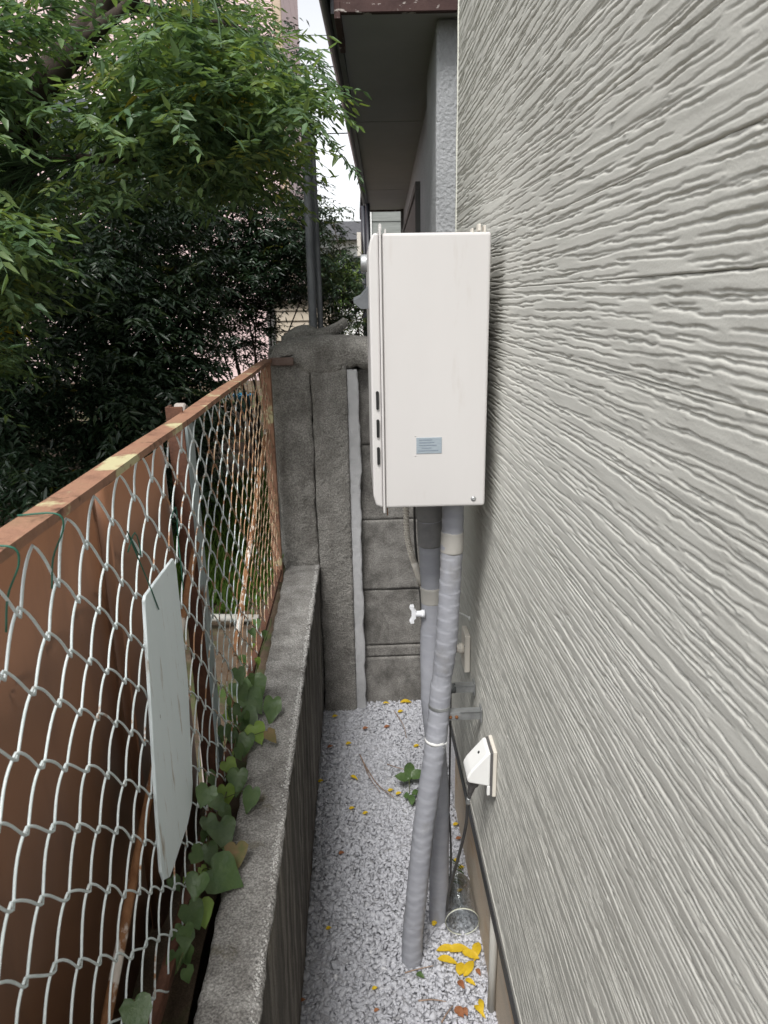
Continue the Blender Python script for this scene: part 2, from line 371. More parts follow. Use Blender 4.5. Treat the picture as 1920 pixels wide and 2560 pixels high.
# ------------------------------------------------------------------ siding house
XW = .32; CH = .1107; ZB = .4195; YE = 2.372
hr = root('siding_house', 'house wall of grey embossed horizontal siding above a tan foundation', 'house', (2, .5, 0))
def siding():
    ncol, nper, ncourse = 260, 98, 22
    ys = .30*(YE/.30)**np.linspace(0, 1, ncol)
    nz = nper*ncourse; dz = CH/nper
    zs = ZB + (np.arange(nz)+.5)*dz
    G = np.zeros((ncol, nz))
    z = ZB - .01
    r = np.random.default_rng(3)
    while z < zs[-1] + .01:
        y = .25 - r.uniform(0, .15)
        while y < YE:
            Ls = r.choice([r.uniform(.03, .08), r.uniform(.08, .2), r.uniform(.15, .36)], p=[.12, .38, .50])
            i0, i1 = np.searchsorted(ys, (y, y+Ls))
            if i1 - i0 > 1:
                yy = ys[i0:i1]; u = (yy-y)/Ls; s = int(r.integers(1, 9999))
                zc = z + r.uniform(-.006, .006) + r.normal(0, .013)*(yy-y) + .0026*vn(yy*8, s*.37, 0, s) + .0016*vn(yy*45, s*.7, 0, s+1) + .0008*vn(yy*170, s*.7, 0, s+3)
                env = np.clip(np.minimum(u, 1-u)*6, 0, 1)**.6
                dep = r.uniform(.5, 1.0)*.0050*env*(.8+.35*vn(yy*30, 0, 0, s+2))
                up, dn = r.uniform(.0010, .0015), r.uniform(.0022, .0040)
                k0 = ((zc-ZB)/dz).astype(int)
                for dk in range(-5, 4):
                    k = k0 + dk; ok = (k >= 0) & (k < nz)
                    t = ZB + (k+.5)*dz - zc
                    p = np.where(t >= 0, 1 - t/up, 1 + t/dn); p = np.clip(p, 0, 1)**1.15
                    ii = np.arange(i0, i1)[ok]; kk = k[ok]
                    G[ii, kk] = np.maximum(G[ii, kk], (p*dep)[ok])
            y += Ls + r.uniform(-.03, .035)
        z += r.uniform(.0062, .0118)
    Y2, Z2 = np.meshgrid(ys, zs, indexing='ij')
    und = .0005*fbm(Y2*7, Z2*55, 0, 31, 3)
    chips = np.clip(fbm(Y2*90, Z2*190, 0, 77, 3)-.85, 0, 1)*np.clip(vn(Y2*5, Z2*14, 0, 78)+.1, 0, 1)*.004
    D = G - und - chips                              # depth behind the face plane
    # a course = one panel, its edges turned back into the joint
    for c in range(ncourse):
        sl_ = slice(c*nper, (c+1)*nper)
        zz = zs[sl_].copy(); zz[0] = ZB + c*CH + .0003; zz[-1] = ZB + (c+1)*CH - .0003
        d = D[:, sl_].copy()
        ends = np.full(nper, 0.); d[:, 0] += .0012; d[:, -1] += .0012
        X = XW + d
        V = np.stack([X, np.broadcast_to(ys[:, None], X.shape), np.broadcast_to(zz[None], X.shape)], -1)
        lo = V[:, :1].copy(); lo[..., 0] = XW+.014; hi = V[:, -1:].copy(); hi[..., 0] = XW+.014
        V = np.concatenate([lo, V, hi], 1); m = nper+2
        e = V[-1:].copy(); e[..., 0] = XW+.016; V = np.concatenate([V, e], 0); n = ncol+1
        I = np.arange(n*m).reshape(n, m)
        F = np.stack([I[:-1,:-1], I[:-1,1:], I[1:,1:], I[1:,:-1]], -1).reshape(-1, 4)
        mesh('siding_panel', V.reshape(-1, 3), F, M['siding'], hr, True)
        box('siding_panel', (XW, -3.2, ZB+c*CH+.0008), (XW+.014, .2995, ZB+(c+1)*CH-.0008), M['siding'], hr)
    for c in range(ncourse, 44):
        box('siding_panel', (XW, -3.2, ZB+c*CH+.0008), (XW+.014, YE, ZB+(c+1)*CH-.0008), M['siding'], hr)
siding()
ZT = ZB + 44*CH
box('wall_core', (XW+.0165, -3.2, ZB-.012), (3.9, YE-.003, ZT), M['siding'], hr)
box('starter_flashing', (XW-.004, -3.2, ZB-.042), (XW+.016, YE+.002, ZB-.0015), M['flash'], hr)
box('drip_edge', (XW-.0018, -3.2, ZB-.001), (XW+.004, YE+.001, ZB+.021), M['pvc'], hr, .0008, 1)
box('foundation', (.346, -3.2, -.3), (3.85, YE+.02, ZB-.0125), M['foundation'], hr, .004)
pts = [(XW+.001+.0015*mnoise.noise((0, 0, z*9)), YE-.012+.002*mnoise.noise((3, 1, z*14)), z) for z in np.linspace(ZB, ZT, 180)]
tube('corner_sealant', pts, .0042, M['bead'], hr, 6)
box('roof', (.24, -3.7, ZT), (4.4, YE+.45, ZT+.16), M['roof'], hr, .01)

# ------------------------------------------------------------------ water heater
wh = root('water_heater', 'white box-shaped outdoor gas water heater hung on the siding wall', 'water heater', (.17, 1.76, 1.48))
YN, YF = 1.585, 1.935
box('casing', (.058, YN, 1.484), (.290, YF, 2.083), M['white'], wh, .006, 3)
# front cover with flange lip
prism('front_cover', [(.030,2.045),(.030,1.515),(.036,1.492),(.052,1.486),(.052,2.083),(.041,2.083),(.034,2.070)], 1, YN-.002, YF+.002, M['white'], wh, .004, 2)
lp = box('flange', (.0525, YN-.007, 1.474), (.0575, YF+.007, 2.094), M['white'], wh, .0018, 2)
for z0, z1 in ((1.715, 1.756), (1.652, 1.693), (1.589, 1.630)):
    xc = .0435
    poly = [(xc+.0034*math.cos(a), (z1-.0034 if math.sin(a) >= 0 else z0+.0034)+.0034*math.sin(a)) for a in np.linspace(0, 2*math.pi, 16, endpoint=False)]
    prism('vent_slot', poly, 1, YN-.0062, YN+.004, M['black'], wh)
prism('hanging_ear', [(.052,2.088),(.052,2.098),(.0535,2.101),(.0565,2.101),(.058,2.098),(.058,2.088)], 1, YN-.006, YN+.02, M['white'], wh)
prism('hanging_ear', [(.0645,2.08),(.0645,2.088),(.066,2.092),(.068,2.09),(.068,2.08)], 1, YN+.003, YN+.02, M['white'], wh)
lb = box('label_plate', (.130, YN-.0012, 1.612), (.188, YN+.001, 1.649), M['plate'], wh, .0004, 1)
for i, (a, b_) in enumerate(((.006,.036), (.006,.041), (.006,.046), (.012,.034), (.004,.050))):
    z = 1.6435 - i*.0062
    box('print_line', (.130+a, YN-.0016, z-.0008), (.130+b_, YN-.0011, z+.0008), M['print'], lb)
for x, z in ((.128, 1.6535), (.128, 1.6075)):
    lathe('rivet', [(.0016,0), (.0014,.0007), (.0001,.001)], (x, YN-.0002, z), (0,-1,0), M['white'], wh, 10)
sc = lathe('screw', [(.0062,0), (.0062,.0006), (.0046,.0012), (.0042,.0026), (.0028,.0036), (.0012,.0034), (.0001,.0022)], (.263, YN+.0002, 1.502), (0,-1,0), M['steel'], wh, 18)
# flue nozzle and intake hood on the front
lathe('flue_nozzle', [(.0001,0),(.020,0),(.020,.010),(.0195,.020),(.018,.021),(.016,.020),(.015,.004),(.0001,.003)], (.036, 1.80, 2.034), (-1,0,0), M['steel'], wh, 28)
V = []; F = []
for i, (x, zt, zb) in enumerate(((.034, 1.985, 1.930), (.012, 1.962, 1.930), (-.004, 1.955, 1.944))):
    for y in (1.70, 1.72, 1.80, 1.82):
        ins = .0 if y in (1.72, 1.80) else .006
        V += [(x, y, zt-ins), (x, y, zb)]
n = 8
for i in range(2):
    for j in range(3):
        a = i*n + j*2; F += [(a, a+2, a+n+2, a+n), (a+1, a+n+1, a+n+3, a+3)]
    F += [(i*n, i*n+n, i*n+n+1, i*n+1), (i*n+6, i*n+7, i*n+n+7, i*n+n+6)]
F += [(16,18,19,17),(18,20,21,19),(20,22,23,21)]
mesh('exhaust_hood', V, F, M['pole'], wh)
box('top_bracket', (.262, YN+.004, 2.085), (.268, YN+.03, 2.099), M['ivory'], wh, .001, 1)
for x, z in ((.276, 2.096), (.250, 2.090)):
    box('top_bracket', (x-.002, YN+.002, 2.08), (x+.002, YN+.03, z), M['ivory'], wh, .0008, 1)
box('wall_bracket', (.2905, 1.79, 1.60), (XW+.004, 1.92, 1.63), M['steel'], wh)
box('wall_bracket', (.2905, 1.79, 1.96), (XW+.004, 1.92, 1.99), M['steel'], wh)
lathe('pipe_union', [(.03,0),(.03,.02),(.025,.022),(.025,.05)], (.183, 1.83, 1.49), (0,0,-1), M['tape_d'], wh, 20)
box('drain_tab', (.062, 1.60, 1.462), (.064, 1.612, 1.486), M['rust'], wh)

# ------------------------------------------------------------------ pipes below the heater
def wrapped(path, r0, wraps, amp, seed, n=260):
    p = smooth_path(path, n); L_ = np.r_[0, np.cumsum(np.linalg.norm(np.diff(p, axis=0), axis=1))]
    return p, L_
def wrap_tube(name, path, rad, mt, parent, pitch=.045, lip=.0016, seed=1, n=420, seg=28):
    """pipe with spiral tape lap edges and small wrinkles as real relief"""
    p = smooth_path(path, n); L_ = np.r_[0, np.cumsum(np.linalg.norm(np.diff(p, axis=0), axis=1))]
    V, F = tube_arrays(p, rad, seg); V = np.array(V)
    r = np.broadcast_to(np.asarray(rad, float), (n,))
    for i in range(n):
        th = np.arange(seg)/seg
        ph = (L_[i]/pitch + th*.35 + .5*float(vn(L_[i]*9, .3, 0, seed)) + .07*vn(L_[i]*30, np.sin(th*6.283), np.cos(th*6.283), seed+9)) % 1
        d = lip*(1-ph)**1.5 - lip*.4 + lip*.5*vn(L_[i]*70, np.sin(th*6.283)*2.5, np.cos(th*6.283)*2.5, seed) + lip*.9*vn(L_[i]*14, np.sin(th*6.283), np.cos(th*6.283), seed+5)
        ring = V[i*seg:(i+1)*seg]; c = p[i]; V[i*seg:(i+1)*seg] = c + (ring-c)*(1+(d/r[i]))[:, None]
    return mesh(name, V.tolist(), F, mt, parent, True)
pa = root('insulated_pipe', 'light grey tape-wrapped pipe clamped to the wall, front of the pair under the heater', 'pipe', (.119, 1.69, 0))
A = [(.229,1.69,1.49),(.228,1.68,1.40),(.225,1.68,1.30),(.222,1.685,1.20),(.217,1.69,1.08),(.206,1.70,.963),(.198,1.70,.853),(.184,1.69,.72),(.159,1.69,.521),(.140,1.69,.319),(.125,1.69,.126),(.118,1.69,-.012)]
nA = 420; ra = np.interp(np.linspace(0,1,nA), [0,.2,.4,.43,.44,.47,.6,1], [.0275,.0275,.0285,.0280,.0262,.0288,.0305,.031])
wrap_tube('tape_wrap', A, ra, M['tape'], pa, .034, .0012, 3, nA)
def band(name, path, t0, t1, r, mt, parent, seg=26, n=16):
    p = smooth_path(path, 400); a, b_ = int(t0*399), max(int(t0*399)+2, int(t1*399)); q = p[a:b_+1]
    rr = np.full(len(q), r); rr[0] = rr[-1] = r-.0018
    return tube(name, q, rr, mt, parent, seg)
band('beige_band', A, .098, .148, .0289, M['tape_b'], pa)
_q = smooth_path(A, 400)[238:243]; tube('torn_tape', _q + np.array([[0, 0, .004*math.sin(i*2.1)] for i in range(5)]), [.0300, .0312, .0306, .0311, .0298], M['trim'], pa, 26)
band('clamp_band', A, .515, .528, .0300, M['steel'], pa)
pb = root('insulated_pipe', 'smoother grey wrapped pipe with a white wing valve, behind the clamped pipe', 'pipe', (.219, 1.84, 0))
B = [(.184,1.83,1.47),(.185,1.83,1.38),(.190,1.83,1.213),(.194,1.83,1.104),(.191,1.83,1.017),(.193,1.83,.823),(.205,1.84,.68),(.217,1.84,.466),(.219,1.84,.16),(.219,1.84,-.012)]
rb = np.interp(np.linspace(0,1,420), [0,.12,.25,.26,.30,1], [.034,.033,.029,.026,.031,.031])
wrap_tube('tape_wrap', B, rb, M['tape'], pb, .16, .0008, 8)
band('dark_wrap', B, .0, .115, .0362, M['tape_d'], pb)
band('dark_wrap', B, .115, .165, .0338, M['tape_d'], pb)
band('dirty_wrap', B, .25, .30, .0316, M['tape_b'], pb)
lathe('valve_stem', [(.0001,0),(.011,0),(.011,.008),(.0085,.012),(.0085,.026),(.0001,.026)], (.170,1.805,1.112), (-1,0,0), M['wplastic'], pb, 18)
prism('valve_wing', [(.1455,1.100),(.1455,1.124),(.140,1.128),(.140,1.139),(.130,1.139),(.127,1.132),(.133,1.121),(.133,1.103),(.127,1.092),(.130,1.085),(.140,1.085),(.140,1.096)], 1, 1.797, 1.811, M['wplastic'], pb, .0015, 2)
cr = root('flexible_conduit', 'thin ribbed beige conduit hanging beside the wrapped pipes', 'conduit', (.124, 1.87, 1.48))
Cc = smooth_path([(.124,1.86,1.49),(.1245,1.87,1.40),(.127,1.87,1.32),(.139,1.87,1.262),(.147,1.87,1.236)], 180)
rc = .0078 + .0012*np.sign(np.sin(np.arange(180)*2*math.pi/4.5))
tube('ribbed_hose', Cc, rc, M['ivory'], cr, 14, smooth=False)
tube('coupling', [(.1455,1.87,1.240),(.152,1.87,1.222),(.160,1.872,1.198),(.168,1.875,1.170)], [.0095,.0098,.0100,.0098], M['ivory'], cr, 16)
C3 = smooth_path([(.168,1.875,1.172),(.176,1.88,1.13),(.188,1.89,1.06),(.20,1.90,.9)], 90)
tube('ribbed_hose', C3, .0072+.001*np.sign(np.sin(np.arange(90)*2*math.pi/4.5)), M['ivory'], cr, 14, smooth=False)
sc2 = root('signal_cable', 'thin black cable running down behind the ribbed conduit', 'cable', (.15, 1.90, 1.48))
tube('cable', smooth_path([(.150,1.90,1.49),(.150,1.90,1.38),(.153,1.905,1.28),(.165,1.91,1.15),(.185,1.91,.9),(.225,1.91,.6),(.262,1.90,.3),(.262,1.88,-.01)], 60), .0035, M['cord'], sc2, 8)

# ------------------------------------------------------------------ wall fittings
wp = root('pipe_flange', 'ivory square wall plate with a short pipe stub, behind the wrapped pipes', 'wall plate', (.31, 1.95, .86))
box('back_plate', (.302, 1.918, .858), (.3185, 1.995, .980), M['ivory'], wp, .003, 2)
lathe('collar', [(.0001,0),(.017,0),(.017,.011),(.013,.013),(.013,.02)], (.302,1.955,.922), (-1,0,0), M['ivory'], wp, 20)
tube('pipe_stub', [(.291,1.955,.922),(.262,1.955,.922),(.235,1.955,.915)], .0125, M['rust'], wp, 14)
lathe('screw', [(.003,0),(.003,.001),(.0001,.002)], (.3018,1.925,.945), (-1,0,0), M['steel'], wp, 8)
def bracket(y, z0, z1, xt, label, bolts):
    b = root('pipe_bracket', label, 'bracket', (.315, y, z0))
    prism('channel', [(.3145,z1),(xt,z1),(xt,z1-.0018),(.3145,z1-.0018)], 1, y, y+.022, M['steel'], b)
    box('channel_web', (xt, y+.003, z0), (.3145, y+.0048, z1-.002), M['steel'], b)
    box('wall_foot', (.3147, y-.004, z0-.008), (.3185, y+.028, z1+.008), M['steel'], b, .0008, 1)
    return b
b1 = bracket(1.700, .836, .862, .222, 'steel pipe bracket with two rusty bolts, holding the clamped pipe', True)
prism('clamp_plate', [(.222,.838),(.256,.838),(.262,.846),(.262,.854),(.256,.860),(.222,.860)], 1, 1.699, 1.7025, M['steel'], b1)
for x in (.231, .248): lathe('bolt', [(.0001,0),(.0055,0),(.005,.003),(.003,.0045),(.0001,.0048)], (x,1.699,.848), (0,-1,0), M['rust'], b1, 6)
b2 = bracket(1.820, .848, .872, .258, 'steel pipe bracket with a dark rubber cap, farther along the wall', False)
lathe('rubber_cap', [(.0001,0),(.013,.002),(.0145,.006),(.0145,.018),(.012,.02),(.0001,.02)], (.243,1.831,.859), (1,0,0), M['rubber'], b2, 18)
hk = root('wall_hook', 'small white hook with frayed cord ends on the siding behind the pipes', 'hook', (.318, 1.96, 1.03))
tube('hook_arm', smooth_path([(.318,1.945,1.028),(.305,1.95,1.034),(.285,1.955,1.042),(.268,1.955,1.046)], 14), .0026, M['trim'], hk, 8)
lathe('hook_base', [(.0001,0),(.008,0),(.0075,.003),(.003,.005)], (.3195,1.944,1.026), (-1,0,0), M['trim'], hk, 12)
for i in range(16):
    a = rng.uniform(-.5, .5); x0 = .278+rng.uniform(-.003,.003)
    tube('cord_strand', smooth_path([(x0,1.953,1.012),(x0-.006+a*.008,1.953,1.0),(x0-.006+a*.02,1.951,.985+rng.uniform(-.006,.006))], 6), .0009, M['bead'], hk, 4)

oc = root('outdoor_socket', 'white weatherproof socket with a sloped hood on the siding wall', 'power socket', (.315, 1.525, .755))
box('base_plate', (.3095, 1.487, .752), (.3190, 1.562, .882), M['ivory'], oc, .002, 2)
box('gasket', (.3040, 1.4885, .756), (.3094, 1.5605, .879), M['greyplug'], oc, .001, 1)
prism('hood', [(.3038,.878),(.296,.878),(.254,.826),(.2465,.812),(.2455,.804),(.249,.795),(.3038,.781)], 1, 1.489, 1.560, M['trim'], oc, .0045, 3)
box('hood_skirt', (.2965, 1.489, .756), (.3038, 1.500, .783), M['trim'], oc, .001, 1)
prism('latch_hole', [(.2768,.8562),(.2798,.8600),(.2818,.8602),(.2788,.8560)], 1, 1.521, 1.528, M['black'], oc)
box('socket_insert', (.270, 1.512, .772), (.3038, 1.552, .790), M['greyplug'], oc, .002, 1)
box('lock_tab', (.288, 1.530, .756), (.296, 1.540, .776), M['ivory'], oc, .001, 1)
pc = root('power_cord', 'black cord with a moulded grey plug hanging from the socket to the gravel', 'power cord', (.24, 1.84, 0))
lathe('plug', [(.0001,0),(.0165,0),(.0175,.006),(.016,.018),(.011,.024),(.0095,.027),(.0095,.031),(.0085,.032),(.0085,.036),(.0078,.037),(.0078,.041),(.0065,.042),(.0058,.052),(.0038,.055)], (.268,1.522,.785), (-.18,.0,-1), M['greyplug'], pc, 20)
cp = smooth_path([(.2585,1.522,.733),(.255,1.53,.70),(.258,1.56,.62),(.255,1.60,.52),(.246,1.66,.38),(.240,1.74,.22),(.241,1.80,.09),(.246,1.83,-.012)], 60)
tube('cable', cp, .0042, M['cord'], pc, 10)
tube('cable_tag', cp[3:9], .0056, M['steel'], pc, 10)
cl = root('signal_cable', 'second thin black cord looping to the gravel between pipe and foundation', 'cable', (.26, 1.9, 0))
tube('cable', smooth_path([(.262,1.93,.80),(.262,1.93,.5),(.258,1.92,.25),(.250,1.89,-.012)], 30), .0032, M['cord'], cl, 8)
vp = tag(tube('conduit_pipe', [(.3335,1.522,ZB-.03),(.3335,1.522,.2),(.3335,1.522,-.04)], .0112, M['pvc'], None, 16), 'straight grey plastic conduit standing against the tan foundation', 'pipe')

# ------------------------------------------------------------------ low retaining wall, pillar, block wall
def taper(P, N):
    P[:, 0] += .046*np.clip((3.1-P[:, 1])/2.1, 0, 1)*np.clip((-.198-P[:, 0])/.15, 0, 1); return P
def lean(P, N):
    t = np.clip(P[:, 2]/.77, 0, 1); s = P[:, 0] > -.28
    P[s, 0] += (t[s]-1)*.014
    n = vn(P[:, 1]*40, P[:, 2]*5, 0, 4)*.004*np.clip((P[:, 2]-.70)/.07, 0, 1); P[s, 0] += n[s]
    return taper(P, N)
rw = root('retaining_wall', 'low weathered concrete wall with a rough top between fence and gravel', 'wall', (-.275, 1.2, 0))
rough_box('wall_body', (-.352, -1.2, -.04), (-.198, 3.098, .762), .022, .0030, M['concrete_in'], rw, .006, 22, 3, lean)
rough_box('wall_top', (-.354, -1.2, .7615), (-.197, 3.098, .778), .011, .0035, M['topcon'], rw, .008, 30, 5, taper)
def edge_chips():
    r = np.random.default_rng(77); V = []; F = []; n = 0
    tet = np.array([(1,1,1),(-1,-1,1),(-1,1,-1),(1,-1,-1)])*.7; tf = np.array([(0,2,1),(0,1,3),(0,3,2),(1,2,3)])
    for i in range(2600):
        y = r.uniform(.9, 3.09); k = abs(r.normal(0, .5)); x = -.2015 - k*.012; s_ = r.uniform(.0014, .0046)
        if vn(y*9, 0, 0, 3) < -.25 and r.random() < .75: continue
        q, _ = np.linalg.qr(r.normal(size=(3, 3)))
        V.append((tet*r.uniform(.6, 1.2, (4, 1)))@q*s_ + (x, y,   .7795 - .014*max(0, .5-k)*r.random())); F.append(tf+n); n += 4
    o = mesh('exposed_aggregate', np.vstack(V), np.vstack(F), M['chips'], rw); o['kind'] = 'stuff'
edge_chips()
cp_ = root('gate_pillar', 'cracked old concrete pillar with a domed cap at the end of the gravel strip', 'pillar', (-.2, 3.2, 0))
def crackL(P, N):
    s = N[:, 0] > .3; P[s, 0] += .0008 + .004*fbm(0, 0, P[s, 2]*6, 12, 4) - .0018*(1+vn(0, 0, P[s, 2]*4, 5))
    P[:, 0] += np.where((P[:, 0] < -.3), -.012*np.clip((P[:, 2]-.8), -1, 1), 0)
    # vertical chipped groove
    gr = np.exp(-((P[:, 0]+.247+.004*vn(0, 0, P[:, 2]*20, 3))/.006)**2)*(np.abs(P[:, 1]-3.118) < .02)*np.clip((P[:, 2]-.8)*4, 0, 1)
    P[:, 1] += gr*.008*np.clip(1+1.2*vn(0, 0, P[:, 2]*28, 8), 0, 2); return P
def crackR(P, N):
    s = N[:, 0] < -.3; P[s, 0] += .0005 + .004*fbm(0, 0, P[s, 2]*6, 12, 4); return P
rough_box('left_slab', (-.362, 3.108, -.04), (-.2005, 3.36, 1.735), .011, .0026, M['concrete'], cp_, .012, 40, 7, crackL)
rough_box('right_slab', (-.199, 3.1, -.04), (-.045, 3.36, 1.72), .011, .0020, M['concrete'], cp_, .008, 40, 11, crackR)
def dome(P, N):
    t = (P[:, 0]+.365)/.48
    P[:, 2] += np.where(P[:, 2] > 1.72, .028*np.sin(np.clip(t, 0, 1)*math.pi)**.8-.018, .030*fbm(P[:, 0]*11, P[:, 1]*3, 0, 3, 3)*(P[:, 1] < 3.2))
    P[:, 2] -= np.where((P[:, 2] < 1.70) & (t > .25) & (t < .62), .02, 0)
    return P
rough_box('cap', (-.366, 3.088, 1.660), (.105, 3.385, 1.792), .011, .005, M['concrete'], cp_, .055, 20, 19, dome)
box('steel_strap', (-.372, 3.074, 1.688), (-.268, 3.09, 1.722), M['strap'], cp_, .004, 1)
rough_box('mortar_strip', (-.0455, 3.112, -.04), (.004, 3.19, 1.664), .009, .0018, M['mortar'], cp_, .003, 60, 23, lambda P, N: P + np.stack([np.where(P[:, 0] > -.02, .005*fbm(0, 0, P[:, 2]*9, 6, 4)-.002, 0), 0*P[:, 0], 0*P[:, 0]], 1))
bw = root('block_wall', 'dark grey concrete block wall closing off the gravel strip behind the heater', 'wall', (.3, 3.23, 0))
zc_ = [-.04, .250, .312, .611, .963, 1.318, 1.66]
for i in range(6):
    x = -.047
    for j, wd_ in enumerate((.42 if i % 2 else .62, .6, .6)):
        rough_box('block', (x+.0015, 3.168+.003*((i*7+j*3) % 3), zc_[i]+.0012), (x+wd_-.0015, 3.29, zc_[i+1]-.0012), .013, .0013, M['concrete2'], bw, .0025, 45, 40+i*3+j)
        x += wd_
box('joint_mortar', (-.05, 3.178, -.04), (1.6, 3.285, 1.655), M['concrete2'], bw)
# tiles left lying on the wall behind the pillar
def tile(label, c, rx, ry, tilt, rz, rise, solid=False):
    n, m = 18, 10; V = []; F = []
    for side in (0, 1):
        for i in range(n):
            for j in range(m):
                u = i/(n-1)*2-1; v = j/(m-1)*2-1
                z = (rise*(1-u*u)*(1-.5*v*v) - side*(.018 if rise > 0 else .038) if not (solid and side) else -.03) + .003*mnoise.noise((u*3, v*3, 5+c[0]*9))
                V.append(Vector((u*rx, v*ry, z)))
    for s in (0, 1):
        for i in range(n-1):
            for j in range(m-1):
                a = s*n*m + i*m + j; q = (a, a+m, a+m+1, a+1); F.append(q if s == 0 else q[::-1])
    k = n*m
    for i in range(n-1): F += [(i*m, i*m+k, (i+1)*m+k, (i+1)*m), (i*m+m-1, (i+1)*m+m-1, (i+1)*m+m-1+k, i*m+m-1+k)]
    for j in range(m-1): F += [(j, j+1, j+1+k, j+k), ((n-1)*m+j, (n-1)*m+j+k, (n-1)*m+j+1+k, (n-1)*m+j+1)]
    mx = Matrix.Translation(c) @ Matrix.Rotation(rz, 4, 'Z') @ Matrix.Rotation(tilt, 4, 'Y')
    o = mesh('ridge_tile', [mx @ v for v in V], F, M['concrete'], None, True)
    return tag(o, label, 'roof tile')
rough_box('wall_return', (-.42, 3.40, .6), (-.05, 3.98, 1.745), .04, .006, M['concrete2'], None, .02, 12, 60)
tag(bpy.data.objects['wall_return'], 'short concrete wall stub behind the pillar carrying loose tiles', 'wall')
tile('domed grey roof tile lying on the wall stub behind the pillar', (-.265, 3.78, 1.772), .11, .12, 0, .2, .06, True)
tile('upturned curved grey roof tile leaning on the domed tile', (-.158, 3.80, 1.832), .105, .11, -.28, .1, -.035)

# ------------------------------------------------------------------ fence
XF = -.372
fr = root('chain_link_fence', 'worn chain-link fence with a rusty angle-iron top rail beside the concrete wall', 'fence', (XF, 1.3, .78))
def Lrail(name, y0, y1, x, z, w, h, t, mt):
    bm = bmesh.new(); n = 70
    prof = [(x-w/2, z), (x+w/2, z), (x+w/2, z-h), (x+w/2-t, z-h), (x+w/2-t, z-t), (x-w/2, z-t)]
    rows = []
    for i in range(n):
        y = y0+(y1-y0)*i/(n-1); dz_ = .0022*mnoise.noise((y*2.3, 1, 2)); dx = .002*mnoise.noise((y*1.7, 5, 2))
        rows.append([bm.verts.new((px+dx+.0005*mnoise.noise((y*40, k, 1)), y, pz+dz_+.0007*mnoise.noise((y*50, k, 7)))) for k, (px, pz) in enumerate(prof)])
    for i in range(n-1):
        for k in range(6): bm.faces.new((rows[i][k], rows[i+1][k], rows[i+1][(k+1) % 6], rows[i][(k+1) % 6]))
    bm.faces.new(rows[0]); bm.faces.new(rows[-1][::-1])
    return bm_obj(name, bm, mt, fr)
Lrail('top_rail', -.4, 3.10, -.378, 1.716, .038, .012, .004, M['rail'])
Lrail('bottom_rail', -.4, 3.08, -.372, .800, .022, .018, .004, M['rust_d'])
hy, hz, zt = .0545, .0495, 1.694
def wire(j):
    """one wire of the mesh: runs along the fence, zigzagging down and up, hooked into its neighbours"""
    m0, m1, sub = -8, 56, 8; pts = []
    for i in range((m1-m0)*sub+1):
        m = m0 + i/sub; ph = (m + j) % 2                       # 0 = upper hook, 1 = lower hook
        tri = 1-2*abs(ph-1) if ph <= 2 else 0; tri = -(1-2*ph) if ph <= 1 else (1-2*(ph-1))*1.0
        rnd = -math.cos(ph*math.pi); sh = .55*tri + .45*rnd     # -1 top .. +1 bottom
        y = m*hy; z = zt - (j+.5)*hz - sh*(hz*.5 + .0052)
        x = XF + .0034*math.sin(ph*math.pi)
        if z < .95: x += (.95-z)*.06
        x += .006*vn(y*3, z*3, 0, 2); dy = .012*vn(y*2.2, z*4, 0, 7)+.005*vn(y*13, z*13, 0, 8); dz_ = .017*vn(y*2.6, z*3.1, 0, 9)+.007*vn(y*11, z*15, 0, 6)
        pts.append((x, y+dy, z+dz_))
    pts = np.array([[float(q) for q in p] for p in pts])
    tube('mesh_wire', pts, np.interp(pts[:, 1], [1.2, 2.4], [.0018, .0017]), M['wire'], fr, 6)
for j in range(18): wire(j)
box('post', (-.398, 2.985, .74), (-.358, 3.015, 1.71), M['rail'], fr, .002, 1)
box('post', (-.43, 1.60, .70), (-.392, 1.606, 1.728), M['rust_d'], fr, .001, 1)
box('post', (-.43, 1.606, .70), (-.424, 1.64, 1.728), M['rust_d'], fr, .001, 1)
tube('brace_rod', [(-.402, .60, .80), (-.400, .95, 1.0), (-.398, 1.25, 1.17), (-.395, 1.62, 1.40)], .0085, M['rod'], fr, 12)
tube('brace_rod', [(-.392, 1.95, .93), (-.392, 2.4, 1.14), (-.390, 2.98, 1.43)], .0085, M['rod'], fr, 12)
# green binding wires
def tie(pts): tube('tie_wire', smooth_path(pts, 18), .0012, M['tie'], fr, 6)
for px, py in ((120, 1350), (5, 1452)):
    p = at(px, py, 0, XF+.006)
    tie([(p.x-.03, p.y, 1.718), (p.x+.014, p.y, 1.719), (p.x+.018, p.y+.004, 1.70), (p.x+.002, p.y+.002, 1.665), (p.x, p.y-.01, 1.63)])
p = at(332, 1350, 0, XF+.008)
tie([(p.x,p.y-.03,p.z-.01),(p.x+.004,p.y+.0,p.z+.012),(p.x,p.y+.03,p.z-.02),(p.x+.004,p.y+.01,p.z-.03),(p.x,p.y-.02,p.z+.02),(p.x+.006,p.y+.035,p.z-.09),(p.x+.008,p.y+.065,p.z-.15)])
p = at(432, 1290, 0, XF+.008)
tie([(p.x,p.y-.015,p.z),(p.x+.004,p.y+.015,p.z+.012),(p.x,p.y+.02,p.z-.06),(p.x+.006,p.y+.0,p.z-.10),(p.x+.008,p.y-.01,p.z-.15)])
